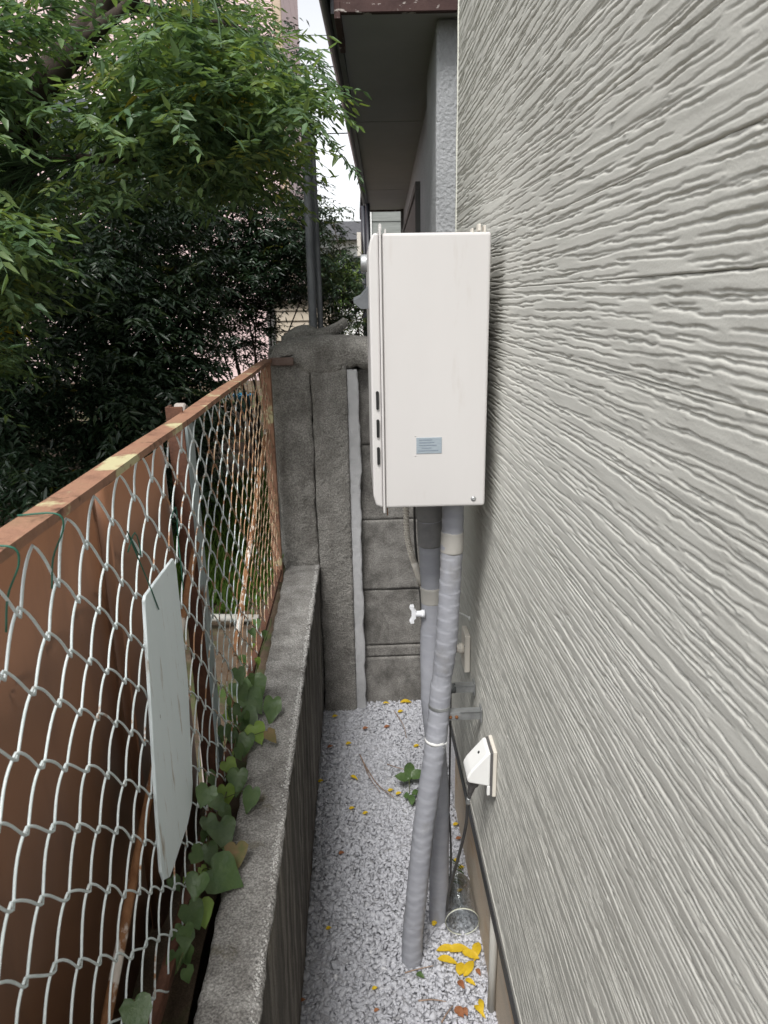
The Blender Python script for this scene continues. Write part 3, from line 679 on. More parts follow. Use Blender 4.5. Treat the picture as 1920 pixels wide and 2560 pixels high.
# brown steel sheets standing behind the mesh
def sheet(label, y0, y1, z0, z1, x, curve, grp):
    n = 40; prof = []
    for i in range(n):
        t = i/(n-1); prof.append((x + curve*math.sin(t*math.pi) + .004*math.sin(t*9+y0), y0+(y1-y0)*t))
    prof = [(x-.012, y0-.004)] + prof + [(x-.012, y1+.004)]
    V = []; F = []; m = len(prof)
    for s in (0, .0015):
        for (px, py) in prof: V += [(px-s, py, z0), (px-s, py, z1)]
    for s in (0, 1):
        for i in range(m-1):
            a = s*2*m+2*i; F.append((a, a+2, a+3, a+1) if s == 0 else (a+1, a+3, a+2, a))
    for i in range(m-1): F += [(2*i+1, 2*i+3, 2*m+2*i+3, 2*m+2*i+1), (2*i, 2*m+2*i, 2*m+2*i+2, 2*i+2)]
    o = mesh('steel_sheet', V, F, M['brown'], None, True); return tag(o, label, 'metal sheet')
sheet('wide brown steel sheet standing behind the chain-link mesh, nearer end', -.3, 1.215, .66, 1.640, -.462, .012, None)
sheet('narrow brown steel sheet behind the mesh, beside the weathered post', 1.185, 1.60, .66, 1.650, -.440, .006, None)
wpst = root('weathered_post', 'pale blue-grey weathered flat post with rust behind the chain-link mesh', 'post', (-.42, 1.68, .68))
box('post_face', (-.408, 1.665, .66), (-.400, 1.72, 1.69), M['slat'], wpst, .001, 1)
box('post_flange', (-.44, 1.72, .66), (-.4005, 1.725, 1.69), M['slat'], wpst, .001, 1)
# pale blue board hung on the mesh
def bpt(px, py): q = at(px, py, 0, -.358); return (q.y, q.z)
poly = [bpt(363,1502), bpt(366,1488), bpt(434,1396), bpt(441,1420), bpt(470,1700), bpt(482,1960), bpt(480,2010), bpt(470,2060), bpt(426,2192), bpt(412,2200), bpt(405,2180), bpt(396,2060)]
bd = prism('hanging_board', poly, 0, -.364, -.358, M['board'], None, .0012, 2)
tag(bd, 'pale blue flaking board with pointed ends wired to the mesh', 'board')

# ------------------------------------------------------------------ gravel
def gravel():
    ico = np.array([(x, y, z) for x in (-1, 1) for y in (-1, 1) for z in (-1, 1)], float)*.72
    fc = np.array([(0,1,3),(0,3,2),(4,6,7),(4,7,5),(0,4,5),(0,5,1),(2,3,7),(2,7,6),(0,2,6),(0,6,4),(1,5,7),(1,7,3)])
    r = np.random.default_rng(21); V = []; F = []; T = []; n = 0
    N_ = 23000
    x = r.uniform(-.205, .343, N_); y = r.uniform(.85, 3.16, N_)
    for i in range(N_):
        s = r.gamma(5, .0016)*.55+.0034; s = min(s, .0145)
        sc_ = s*np.array([r.uniform(.9, 1.45), r.uniform(.75, 1.2), r.uniform(.34, .70)])
        v = (ico*(1+r.uniform(-.45, .25, (8, 1))) + r.uniform(-.22, .22, (8, 3)))*sc_
        q = r.normal(size=4); q[1:3] *= .42; q /= np.linalg.norm(q); w_, a, b_, c = q
        Rm = np.array([[1-2*(b_*b_+c*c), 2*(a*b_-c*w_), 2*(a*c+b_*w_)],[2*(a*b_+c*w_), 1-2*(a*a+c*c), 2*(b_*c-a*w_)],[2*(a*c-b_*w_), 2*(b_*c+a*w_), 1-2*(a*a+b_*b_)]])
        z = r.uniform(-.007, .003) + .004*math.sin(x[i]*9+y[i]*4)
        V.append(v@Rm.T + (x[i], y[i], z)); F.append(fc+n); n += 8
        T.append(np.full(8, np.clip(r.normal(.45, .16), 0, 1)))
    o = mesh('gravel', np.vstack(V), np.vstack(F), M['gravel'], None, False, np.concatenate(T))
    tag(o, 'loose pale grey crushed stone covering the narrow strip', 'gravel', kind='stuff')
gravel()

# ------------------------------------------------------------------ clear jar
jr = root('clear_jar', 'clear plastic jar lying on its side in the gravel by the foundation', 'jar', (.29, 1.84, 0))
ax = Vector((.02, 1, .02)).normalized()
lathe('jar_body', [(.0525,0),(.0515,.004),(.049,.010),(.0485,.012),(.0495,.016),(.0475,.03),(.0465,.10),(.0455,.104),(.0465,.108),(.044,.15),(.040,.158),(.025,.156),(.0001,.154)], (.287,1.775,.055), ax, M['clear'], jr, 40)
lathe('rim', [(.0530,-.0015),(.0542,.0015),(.0530,.0045),(.0519,.0015),(.0530,-.0015)], (.287,1.775,.055), ax, M['rim'], jr, 40)

# ------------------------------------------------------------------ leaves: generic builders
TL = np.array([(0,0,0),(.34,0,-.05),(.68,0,-.07),(1,0,-.02),(.28,.40,.06),(.62,.27,.03),(.28,-.40,.06),(.62,-.27,.03)])
TF = np.array([(0,1,4),(1,2,5),(1,5,4),(2,3,5),(0,6,1),(1,6,7),(1,7,2),(2,7,3)])
TL4 = np.array([(0,0,0),(.5,0,-.06),(1,0,-.03),(.38,.40,.04),(.38,-.40,.04)])
TF4 = np.array([(0,1,3),(1,2,3),(0,4,1),(1,4,2)])
class Leaves:
    def __init__(s): s.P=[]; s.D=[]; s.N=[]; s.L=[]; s.Wd=[]; s.T=[]; s.sv=[]; s.sf=[]; s.n=0
    def add(s, p, d, n, l, w, t): s.P.append(p); s.D.append(d); s.N.append(n); s.L.append(l); s.Wd.append(w); s.T.append(t)
    def stem(s, path, r):
        path = np.asarray(path)
        for a, b_ in zip(path[:-1], path[1:]):
            d = b_-a; d = d/(np.linalg.norm(d)+1e-9); u = np.cross(d, (.3, .2, .93)); u /= np.linalg.norm(u)+1e-9; v = np.cross(d, u)
            k = s.n; s.n += 6
            s.sv += [q+r*(u*math.cos(t)+v*math.sin(t)) for q in (a, b_) for t in (0, 2.1, 4.2)]
            s.sf += [(k, k+1, k+4), (k, k+4, k+3), (k+1, k+2, k+5), (k+1, k+5, k+4), (k+2, k, k+3), (k+2, k+3, k+5)]
    def build(s, name, mt, parent=None, TL=TL, TF=TF):
        nv = len(TL)
        P, D, N_, L_, Wd, T = [np.array(q, float) for q in (s.P, s.D, s.N, s.L, s.Wd, s.T)]
        D /= np.linalg.norm(D, axis=1)[:, None]
        S = np.cross(N_, D); S /= np.linalg.norm(S, axis=1)[:, None]+1e-9; N2 = np.cross(D, S)
        V = P[:, None] + TL[None, :, :1]*(D*L_[:, None])[:, None] + TL[None, :, 1:2]*(S*Wd[:, None])[:, None] + TL[None, :, 2:]*(N2*L_[:, None])[:, None]
        F = TF[None] + (np.arange(len(P))*nv)[:, None, None]
        V = V.reshape(-1, 3); F = F.reshape(-1, 3); T = np.repeat(T, nv)
        if s.sv:
            F = np.vstack([F, np.array(s.sf)+len(V)]); V = np.vstack([V, np.array(s.sv)]); T = np.r_[T, np.full(len(s.sv), .22)]
        return mesh(name, V, F, mt, parent, False, T)
def frond(LV, r, base, d, length, pairs, ll, lw, droop, tint, spread=.9, stalk=True):
    """pinnate leaf: a drooping rachis with paired leaflets and a terminal one"""
    d = d/np.linalg.norm(d); n = pairs+1; path = [base]; cur = d.copy(); p = base.copy(); step = length/n
    up = np.array([0, 0, 1.])
    for i in range(n):
        cur = cur + np.array([0, 0, -droop/n]); cur /= np.linalg.norm(cur); p = p+cur*step; path.append(p.copy())
    if stalk: LV.stem(path[::2] if len(path) % 2 else path[:1]+path[1::2], .0011)
    for i in range(1, n):
        t = (path[i+1]-path[i]); t /= np.linalg.norm(t); side = np.cross(t, up)
        if np.linalg.norm(side) < .1: side = np.cross(t, (1, 0, 0))
        side /= np.linalg.norm(side); nu = np.cross(side, t)
        for sgn in (-1, 1):
            dd = t*.62 + side*sgn*spread + np.array([0, 0, -.08-.25*r.random()]) + r.normal(0, .14, 3)
            sz = (1.0-.45*abs(i/n-.45))*r.uniform(.8, 1.15)
            LV.add(path[i], dd, nu+r.normal(0, .3, 3), ll*sz, lw*sz, np.clip(tint+r.normal(0, .07), 0, 1))
    t = path[-1]-path[-2]; LV.add(path[-1], t+r.normal(0, .02, 3), np.array([r.normal(0,.3), r.normal(0,.3), 1]), ll*1.1, lw, tint)

def ell(r, c, rad, n, shell=0.):
    out = []
    while len(out) < n:
        q = r.uniform(-1, 1, 3); m = np.linalg.norm(q)
        if shell < m < 1: out.append(np.array(c)+q*np.array(rad))
    return out
# ------------------------------------------------------------------ canopy tree (pinnate leaves)
tr = root('canopy_tree', 'broad tree with drooping pinnate leaves hanging over the fence', 'tree', (-2.3, 4.6, .68))
def canopy():
    r = np.random.default_rng(5); LV = Leaves()
    trunk = smooth_path([(-2.3,4.6,.55),(-2.2,4.5,1.2),(-1.85,4.0,1.9),(-1.42,3.3,2.30),(-1.115,2.8,2.59),(-.93,2.8,2.79),(-.82,2.8,2.925),(-.70,2.85,3.25),(-.75,2.9,3.8),(-.9,3.0,4.6)], 60)
    tube('trunk', trunk, np.linspace(.078, .022, 60), M['bark'], tr, 12)
    limbs = [[(-.93,2.8,2.79),(-.84,2.77,2.83),(-.74,2.75,2.88),(-.6,2.7,2.97),(-.45,2.7,3.1)],
             [(-1.42,3.3,2.30),(-1.3,3.0,2.40),(-1.2,2.85,2.425),(-.95,2.75,2.435),(-.70,2.75,2.42),(-.5,2.8,2.40)],
             [(-1.42,3.3,2.30),(-1.38,2.95,2.58),(-1.22,2.8,2.73),(-1.03,2.78,2.82),(-.95,2.75,2.92)],
             [(-.82,2.8,2.925),(-.65,3.1,2.98),(-.45,3.3,3.0),(-.28,3.5,2.95)],
             [(-.70,2.85,3.25),(-1.3,3.3,3.6),(-1.8,3.6,3.9)], [(-.70,2.85,3.25),(-.6,3.2,3.6),(-.5,3.6,3.9)]]
    for i, l in enumerate(limbs): tube('branch', smooth_path(l, 26), np.linspace(.026 if i else .032, .008, 26), M['bark'], tr, 8)
    allb = np.vstack([smooth_path(l, 26) for l in limbs]+[trunk[25:]])
    spec = [((-.72,2.60,2.60), (.58,.45,.30), 215, .044), ((-.46,3.1,2.62), (.32,.50,.30), 110, .043), ((-1.35,2.6,2.50), (.50,.55,.42), 150, .045),
            ((-1.9,3.5,3.6), (1.1,1.0,.75), 60, .05), ((-.62,4.3,3.15), (.32,.6,.5), 60, .045), ((-1.15,2.15,2.12), (.26,.4,.24), 60, .045), ((-1.2,3.7,3.5), (.5,.7,.6), 22, .05), ((-2.0,3.9,2.9), (.9,.8,.7), 44, .05),
            ((-1.55,2.9,2.0), (.4,.4,.35), 75, .045)]
    tpx = np.array([pix(q) for q in trunk if 2.42 < q[2] < 3.2])
    for c, rad, n, ll in spec:
        for p in ell(r, c, rad, n):
            q = pix(p)
            if p[1] < 3.2 and np.min(np.hypot(*(tpx-q).T)) < 100: continue
            if p[1] < 2.9 and 20 < q[0] < 330 and 365 < q[1] < 450: continue
            if 480 < q[0] < 830 and q[1] < 230 and r.random() < .2: continue
            if q[0] > 770: continue
            j = np.argmin(np.linalg.norm(allb-p, axis=1)); b_ = allb[j]
            if np.linalg.norm(b_-p) < .7: LV.stem(smooth_path([b_, (b_+p)/2+r.normal(0,.03,3)+(0,0,.03), p], 5), .0032)
            y_t = .85 if r.random() < .014 else np.clip(r.normal(.27, .13), .02, .55)
            for k in range(r.integers(4, 7)):
                a = r.uniform(0, 6.283); d = np.array([math.cos(a), math.sin(a), r.uniform(-.25, .35)])
                frond(LV, r, p.copy(), d, r.uniform(.15, .27), int(r.integers(4, 7)), ll*r.uniform(.85, 1.2), ll*.52, r.uniform(.2, .9), y_t)
    # long sprays reaching toward the eave
    for b0, e in (((-.30,3.5,2.75), (-.02,3.7,2.57)), ((-.28,3.5,2.98), (-.10,3.6,2.90))):
        pth = smooth_path([b0, (np.array(b0)+e)/2+(0,0,.06), e], 8); LV.stem(pth, .003)
        for i in range(2, 8):
            for s in (-1, 1)[:1+(i % 2)]: frond(LV, r, pth[i].copy(), np.array([.5, s*.6, -.1])+r.normal(0,.2,3), .12, 3, .045, .018, 1.2, .2)
    LV.build('crown', M['leaf'], tr)
canopy()

# ------------------------------------------------------------------ evergreen shrubs under the canopy
def shrub(label, base, vols, ll, tint, mt, seed, stems=6, dens=1.35, grp=None, fl=(.12, .22)):
    r = np.random.default_rng(seed); LV = Leaves()
    t = root('evergreen_shrub', label, 'shrub', base, grp); cs = []
    for c, rad, n in vols:
        for p in ell(r, c, rad, int(n*dens), .25):
            cs.append(p)
            for k in range(r.integers(4, 7)):
                a = r.uniform(0, 6.283); d = np.array([math.cos(a), math.sin(a), r.uniform(-.2, .5)])
                tt = .95 if r.random() < .01 else np.clip(r.normal(tint, .15), 0, .8)
                frond(LV, r, p.copy(), d, r.uniform(*fl), int(r.integers(3, 5)), ll*r.uniform(.8, 1.2), ll*.38, r.uniform(.4, 1.2), tt, stalk=False)
    LV.build('foliage', mt, t, TL4, TF4)
    for i in range(stems):
        e = cs[int(r.integers(len(cs)))]; b_ = np.array(base)+np.array([r.normal(0,.10), r.normal(0,.10), -.05])
        tube('stem', smooth_path([b_, b_*.6+e*.4+np.array([r.normal(0,.06), r.normal(0,.05), .1]), e], 10), np.linspace(.012, .004, 10), M['bark'], t, 6)
    return t
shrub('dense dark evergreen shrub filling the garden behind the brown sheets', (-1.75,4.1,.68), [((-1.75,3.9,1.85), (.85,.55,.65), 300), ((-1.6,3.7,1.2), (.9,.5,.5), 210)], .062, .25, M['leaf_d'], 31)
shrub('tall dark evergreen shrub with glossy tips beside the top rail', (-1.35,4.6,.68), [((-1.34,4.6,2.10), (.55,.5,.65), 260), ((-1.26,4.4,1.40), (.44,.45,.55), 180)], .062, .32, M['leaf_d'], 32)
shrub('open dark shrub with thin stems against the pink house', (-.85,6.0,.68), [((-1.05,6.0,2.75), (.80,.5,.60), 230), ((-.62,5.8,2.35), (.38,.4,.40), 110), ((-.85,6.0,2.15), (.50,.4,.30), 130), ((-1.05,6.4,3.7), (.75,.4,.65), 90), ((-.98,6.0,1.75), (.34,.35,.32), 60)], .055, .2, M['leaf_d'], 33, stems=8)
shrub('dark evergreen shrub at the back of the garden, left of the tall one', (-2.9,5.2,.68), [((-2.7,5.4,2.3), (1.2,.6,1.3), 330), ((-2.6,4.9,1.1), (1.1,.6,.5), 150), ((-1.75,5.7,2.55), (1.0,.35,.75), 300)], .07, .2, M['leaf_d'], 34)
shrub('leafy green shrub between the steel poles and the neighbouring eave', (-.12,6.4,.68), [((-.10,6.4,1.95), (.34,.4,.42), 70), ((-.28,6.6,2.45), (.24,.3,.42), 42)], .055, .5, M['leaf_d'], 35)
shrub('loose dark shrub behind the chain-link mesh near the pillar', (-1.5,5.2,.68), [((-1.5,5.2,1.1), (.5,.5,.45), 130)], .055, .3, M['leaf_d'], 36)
shrub('sunlit yellow-green shrub far behind the alley', (-.25,13.5,.66), [((-.3,13.5,2.2), (.5,.5,.65), 60)], .11, .7, M['leaf_f'], 37, fl=(.25,.4))

# ------------------------------------------------------------------ grass in the garden
def grass():
    r = np.random.default_rng(9); LV = Leaves(); n = 5200
    x = -.42-abs(r.normal(0, .42, n)); y = r.uniform(2.75, 5.2, n)
    for i in range(n):
        a = r.uniform(0, 6.283); d = np.array([math.cos(a)*.5, math.sin(a)*.5, 1.0]); l = r.uniform(.05, .14)
        LV.add((x[i], y[i], .66), d, np.array([math.cos(a+1.2), math.sin(a+1.2), -.2]), l, l*.085, r.uniform(0, 1))
    o = LV.build('grass', M['grass'], None, TL4, TF4); tag(o, 'patch of short green grass seen through the mesh', 'grass', kind='stuff')
grass()
gb = tag(tube('garden_edging', [(-.42,2.62,.735),(-.8,2.66,.735),(-1.6,2.75,.73)], .016, M['pvc'], None, 12), 'grey plastic pipe laid as edging between grass and bare soil', 'pipe')

# ------------------------------------------------------------------ vine on the wall
vr = root('vine', 'vine with heart-shaped green leaves creeping along the wall under the mesh', 'vine', (-.35, 1.6, .78))
def heart(name, c, size, n, d, mt, parent, curl=.12, seed=0):
    """heart-shaped leaf with a pressed midrib; c = stalk point, d = towards the tip"""
    out = [(.0,.0),(-.11,.10),(-.15,.22),(-.10,.36),(.04,.47),(.20,.50),(.38,.44),(.56,.33),(.74,.20),(.89,.08),(1,0)]
    mids = [0,.01,.03,.07,.14,.24,.38,.55,.73,.89,1.0]
    d = Vector(d).normalized(); n = Vector(n).normalized(); s = n.cross(d).normalized(); n = d.cross(s)
    c = Vector(c); V = []; F = []
    rr = random.Random(seed)
    asp = rr.uniform(.72, 1.08); jag = [asp*rr.uniform(.88, 1.08) for _ in out]
    for i, (u, w) in enumerate(out):
        mid = mids[i]
        z0 = -.16*mid*mid
        V.append(c + (d*mid + n*(z0-.02))*size)
        for sg in (-1, 1):
            V.append(c + (d*(u) + s*sg*w*jag[i] + n*(z0 + curl*(w*2)**2*.35 + .035*math.sin(i*2.1+seed+sg)))*size)
    for i in range(10):
        a = i*3; b_ = a+3
        F += [(a, b_, b_+2, a+2), (a, a+1, b_+1, b_)]
    bm = bmesh.new(); vv = [bm.verts.new(v) for v in V]
    for f in F:
        try: bm.faces.new([vv[k] for k in f])
        except ValueError: pass
    bmesh.ops.remove_doubles(bm, verts=bm.verts, dist=1e-5)
    return bm_obj(name, bm, mt, parent, True)
VL = [(651,1720,70,0),(615,1732,60,0),(644,1756,66,0),(690,1776,84,0),(602,1776,52,0),(628,1808,86,0),(654,1834,64,1),(625,1862,64,0),(690,1841,56,2),(602,1886,28,1),(589,1919,58,1),(605,1955,66,0),(577,1990,62,1),(638,2000,70,0),(579,2033,52,0),(527,1990,80,0),(540,2065,66,0),(573,2088,84,0),(540,2140,80,0),(605,2140,76,2),(580,2190,106,0),(525,2178,34,1),(507,2215,86,0),(522,2285,66,1),(366,2540,92,0),(610,1690,46,0),(560,2010,60,0),(500,2290,80,0),(595,1850,60,0),(480,2350,70,0)]
vpts = []
for i, (px, py, sz, k) in enumerate(VL):
    rr = random.Random(i); p = at(px, py, 0, -.335 + rr.uniform(-.02, .02))
    if p.z < .79: p = at(px, py, 2, .80+rr.random()*.02)
    dep = np.dot(R.T[2]*-1, np.array((p.x, p.y, p.z-CZ))); size = rr.uniform(.62, .92)*sz/FPX*dep; p.x -= .012
    tocam = (Vector((0, 0, CZ))-p).normalized()
    n = Vector((rr.uniform(-.1, .5), -.5+rr.uniform(-.4, .3), .75+rr.uniform(-.3, .2))) + tocam*.5
    d = Vector((rr.uniform(-.15, .6), rr.uniform(-.8, .1), -.45+rr.uniform(-.3, .3)))
    d = (d - n.normalized()*d.dot(n.normalized())).normalized()
    q = p - d*size*.45
    heart('leaf', q, size*1.05, n, d, M[['vine', 'vine_l', 'vine_dry'][k]], vr, rr.uniform(.0, .5), i)
    tube('leaf_stalk', smooth_path([q, q+Vector((-.02,.01,-.01)), Vector((-.362+rr.uniform(-.01,.01), q.y+.02, max(.79, q.z-.05)))], 7), .0012, M['stem'], vr, 5)
    vpts.append(q)
for i in range(30):                              # smaller leaves low down among the wires
    rr = random.Random(900+i); y = 1.0+1.35*rr.random()**1.2; q = Vector((-.385+rr.uniform(-.025,.05), y, .80+abs(rr.gauss(0,.06))))
    n = Vector((rr.uniform(.2,1), rr.uniform(-.9,0), rr.uniform(.2,.9))); d = Vector((rr.uniform(-.2,.5), rr.uniform(-.7,.4), -.7))
    nn = n.normalized(); d = (d-nn*d.dot(nn)).normalized()
    heart('leaf', q, rr.uniform(.025,.05), n, d, M['vine_l' if i % 9 == 0 else 'vine'], vr, rr.uniform(0,.6), i)
tube('runner', smooth_path([(-.352+.008*math.sin(i*1.7), y, .80+.012*math.sin(i*2.3)) for i, y in enumerate(np.linspace(1.0, 2.5, 14))], 60), .0022, M['stem'], vr, 6)

# ------------------------------------------------------------------ weed and litter on the gravel
wr = root('weed', 'small weed with dark oval leaves growing out of the gravel', 'weed', (.17, 2.52, 0))
def oval(name, c, d, n, l, w, mt, parent=None, curl=.1, seed=0):
    d = Vector(d).normalized(); n = Vector(n).normalized(); s = n.cross(d).normalized(); n = d.cross(s); c = Vector(c)
    V = []; F = []; m = 9; rr = random.Random(seed)
    for i in range(m):
        t = i/(m-1); wv = w*(math.sin(math.pi*t**.85)**.8 if 0 < t < 1 else .02)*.5*rr.uniform(.93, 1.05); z = -curl*l*(t-.4)**2*2
        V += [c+d*l*t+n*z, c+d*l*t+s*wv+n*(z+w*.12), c+d*l*t-s*wv+n*(z+w*.12*rr.uniform(.2, 1.6))]
    for i in range(m-1):
        a = i*3; F += [(a, a+3, a+4, a+1), (a, a+2, a+5, a+3)]
    return mesh(name, V, F, mt, parent, True)
for i, (px, py, tx, ty) in enumerate(((1022,1950,1025,1897),(1022,1948,988,1938),(1026,1945,1062,1926),(1028,1985,1030,2010),(1024,1988,1008,1990),(1030,1985,1052,1978),(1022,1945,1045,1940))):
    a = at(px, py, 2, .05 if i < 3 else .035); b_ = at(tx, ty, 2, .07 if i < 3 else .03)
    oval('leaf', a, b_-a, (0, -.35, 1), (b_-a).length*1.0, .045 if i < 3 else .03, M['vine'], wr, .3, i)
p0 = at(1024, 1985, 2, 0); tube('stem', smooth_path([p0, p0+Vector((0,.01,.03)), at(1023,1950,2,.05)], 8), .0016, M['stem'], wr, 6)
def litter(px, py, tx, ty, wpx, mt, label, cat='leaf', grp=None, z=.016, curl=.35, seed=0, ntilt=(0, -.2, 1)):
    a = at(px, py, 2, z); b_ = at(tx, ty, 2, z+.006); l = (b_-a).length
    dep = np.dot(R.T[2]*-1, np.array((a.x, a.y, a.z-CZ)))
    o = oval('fallen_leaf', a, b_-a, ntilt, l, wpx/FPX*dep, M[mt], None, curl, seed)
    return tag(o, label, cat, grp)
big = [((1090,2372),(1150,2366),18,'yleaf','yellow fallen leaf with a greenish tip against the jar mouth'),
       ((1118,2374),(1172,2366),22,'yleaf','long yellow fallen leaf right in front of the jar mouth'),
       ((1092,2393),(1145,2402),18,'yleaf','short yellow fallen leaf lying apart, in front of the jar'),
       ((1155,2378),(1198,2392),22,'yleaf','yellow fallen leaf folded against the foundation beside the jar'),
       ((1196,2352),(1186,2396),22,'yleaf','upright yellow fallen leaf leaning on the foundation next to the jar'),
       ((1148,2438),(1156,2402),26,'yleaf','broad yellow fallen leaf in the middle of the leaf heap'),
       ((1160,2440),(1184,2396),24,'yleaf','long yellow fallen leaf at the edge of the leaf heap by the foundation'),
       ((1162,2446),(1188,2458),13,'yleaf','narrow yellow fallen leaf just below the leaf heap'),
       ((1200,2492),(1206,2530),14,'yleaf','pointed yellow fallen leaf by the grey conduit'),
       ((1184,2510),(1212,2536),13,'yleaf','second yellow fallen leaf crossing the pointed one by the conduit'),
       ((1138,2516),(1158,2540),22,'bleaf','curled orange-brown leaf on the gravel near the conduit'),
       ((1144,2450),(1160,2466),16,'bleaf','curled red-brown leaf under the yellow leaf heap'),
       ((1190,2420),(1200,2434),12,'bleaf','small brown leaf between the leaf heap and foundation'),
       ((1156,2518),(1168,2534),16,'bleaf','brown curled leaf beside the orange-brown one'),
       ((1040,2432),(1060,2440),14,'vine','small green leaf at the foot of the clamped pipe'),
       ((1080,2312),(1092,2302),12,'yleaf','small amber leaf at the foot of the smooth pipe'),
       ((1000,1754),(1030,1750),12,'yleaf','yellow leaf lying against the block wall'),
       ((956,1757),(974,1755),6,'yleaf','thin yellow-green leaf by the mortar strip'),
       ((875,1938),(893,1944),9,'yleaf','yellow leaf in the open gravel beside the long twig')]
for i, (a, b_, w_, mt, lab) in enumerate(big): litter(*a, *b_, w_, mt, lab, seed=i, curl=.5 if w_ < 20 else .3, z=.02)
small = [(836,1790),(912,1820),(870,1858),(800,1952),(824,1866),(878,2020),(912,2032),(852,2132),(935,2470),(820,2320),(940,2525),(995,1983),(1040,1864),(966,1816),(1000,1778),(1138,2060),(1145,2095),(1140,2150),(1152,2168),(1160,2215),(1148,2225),(975,1975),(755,2500)]
for i, (px, py) in enumerate(small):
    y = i % 3 != 1
    litter(px-6, py+2, px+8, py-3, 9, 'yleaf' if y else 'bleaf', 'tiny yellow leaf scrap on the gravel' if y else 'tiny brown leaf scrap on the gravel', grp='yellow leaf scraps scattered on the gravel' if y else 'brown leaf scraps scattered on the gravel', seed=50+i, z=.015)
def twig(pts, r, label):
    tag(tube('twig', smooth_path([at(x, y, 2, .014+.004*(i % 2)) for i, (x, y) in enumerate(pts)], 14), np.linspace(r, r*.6, 14), M['twig'], None, 6), label, 'twig')
twig([(899,1886),(918,1922),(945,1962),(985,1994)], .0028, 'long forked dry twig lying across the open gravel')
twig([(902,1892),(925,1945),(950,1980)], .002, 'thinner dry twig lying alongside the long forked one')
twig([(985,1776),(1008,1812),(1016,1845)], .002, 'thin dark twig on the gravel near the block wall')
twig([(1046,2502),(1080,2499),(1116,2504)], .0026, 'straight reddish twig on the gravel in front of the pipes')
twig([(1104,2556),(1116,2535),(1132,2514)], .0026, 'short pale twig pointing to the curled brown leaf')
twig([(1012,2432),(1040,2424),(1084,2414)], .0022, 'white straw at the foot of the clamped pipe')
twig([(968,1910),(990,1918),(1020,1926)], .002, 'short twig pointing at the small weed')
tf = root('grass_tuft', 'tuft of green grass between the jar and the foundation', 'grass tuft', (.335, 1.98, 0))
for i in range(14):
    rr = random.Random(i+300); b_ = Vector((.335+rr.uniform(-.008,.006), 1.98+rr.uniform(-.04,.04), 0)); d = Vector((rr.uniform(-.7,.1), rr.uniform(-.7,.2), 1))
    oval('blade', b_, d, (1, -.3, .4), rr.uniform(.06,.13), .006, M['grass'], tf, .6, i)

# ------------------------------------------------------------------ things behind the fence
c = at(611, 1030, 2, .70)
bk = root('blue_bucket', 'blue plastic bucket standing on the ground far behind the mesh', 'bucket', (c.x, c.y, .68))
lathe('bucket_body', [(.0001,0),(.085,0),(.115,.21),(.122,.21),(.122,.235),(.11,.235),(.08,.02),(.0001,.02)], (c.x, c.y, .68), (0,0,1), M['blue'], bk, 24)
def rock(label, c, s, seed, mt='stone'):
    bm = bmesh.new(); bmesh.ops.create_icosphere(bm, subdivisions=3, radius=1)
    for v in bm.verts:
        k = 1+.28*mnoise.noise(v.co*1.3+Vector((seed,0,0)))+.1*mnoise.noise(v.co*4+Vector((0,seed,0)))
        v.co = Vector(c)+Vector((v.co.x*s[0], v.co.y*s[1], v.co.z*s[2]))*k
    return tag(bm_obj('garden_rock', bm, M[mt], None, True), label, 'rock')
c = at(572, 1075, 2, .70); rock('pale pinkish rock on the ground behind the mesh, near the bucket', (c.x, c.y, .80), (.15,.15,.16), 8)
wb = root('scrap_timber', 'pale weathered timber end leaning on the back of the top rail', 'timber', (-.46,1.75,.7))
prism('timber', [(1.66,.66),(1.70,.66),(1.81,1.70),(1.77,1.715),(1.745,1.70)], 0, -.452, -.424, M['stone'], wb, .004, 1)

# ------------------------------------------------------------------ neighbouring house with deep eave
th = math.radians(2.2); ua = Vector((math.sin(th), math.cos(th), 0)); ub = Vector((math.cos(th), -math.sin(th), 0)); NO = Vector((.392, 3.60, 0))
def nb(a, b_, z): return NO + ua*a + ub*b_ + Vector((0, 0, z))
def nbox(name, a0, a1, b0, b1, z0, z1, mt, parent, bev=0):
    cs = [nb(a0,b0,z0), nb(a0,b1,z0), nb(a1,b1,z0), nb(a1,b0,z0), nb(a0,b0,z1), nb(a0,b1,z1), nb(a1,b1,z1), nb(a1,b0,z1)]
    return bm_obj(name, hexa_bm(cs, bev, 1), mt, parent)
nh = root('stucco_house', 'grey stucco house with a deep dark eave beyond the block wall', 'house', (2.2, 7, .66))
ZS = 3.135
nbox('stucco_pier', 0, .78, 0, .5, .6, ZS-.002, M['stucco'], nh, .012)
nbox('end_wall', .02, .2, .5, 5, .6, ZS-.002, M['stucco'], nh)
nbox('side_wall', .78, 6.9, .04, .3, .6, ZS-.002, M['stucco'], nh)
nbox('door_frame', .80, .88, .008, .06, .6, ZS-.004, M['wood'], nh, .003)
nbox('window_frame', 2.3, 2.36, .0, .06, .66, 2.75, M['wood'], nh, .003)
nbox('window_frame', 6.3, 6.36, .0, .06, .66, 2.75, M['wood'], nh, .003)
nbox('window_frame', 2.3, 6.36, .0, .06, 2.7505, 2.81, M['wood'], nh, .003)
for i in range(24):
    a = 2.365 + i*.164; nbox('shutter_plank', a, a+.158, .012, .036, .66, 2.745, M['wood'], nh, .004)
nbox('end_post', 6.9, 7.0, .0, .3, .6, ZS-.002, M['wood'], nh)
WL = .44                                            # eave overhang
for i, (a0, a1) in enumerate(((-.10, .285), (.29, 1.9), (1.905, 3.5), (3.505, 5.1), (5.105, 6.98))):
    nbox('soffit_panel', a0, a1, -WL+.01, 5, ZS+.002*(i % 2), ZS+.014, M['soffit'], nh)
nbox('fascia', -.135, -.105, -WL-.005, 5, ZS-.022, ZS+.17, M['fascia'], nh, .003)
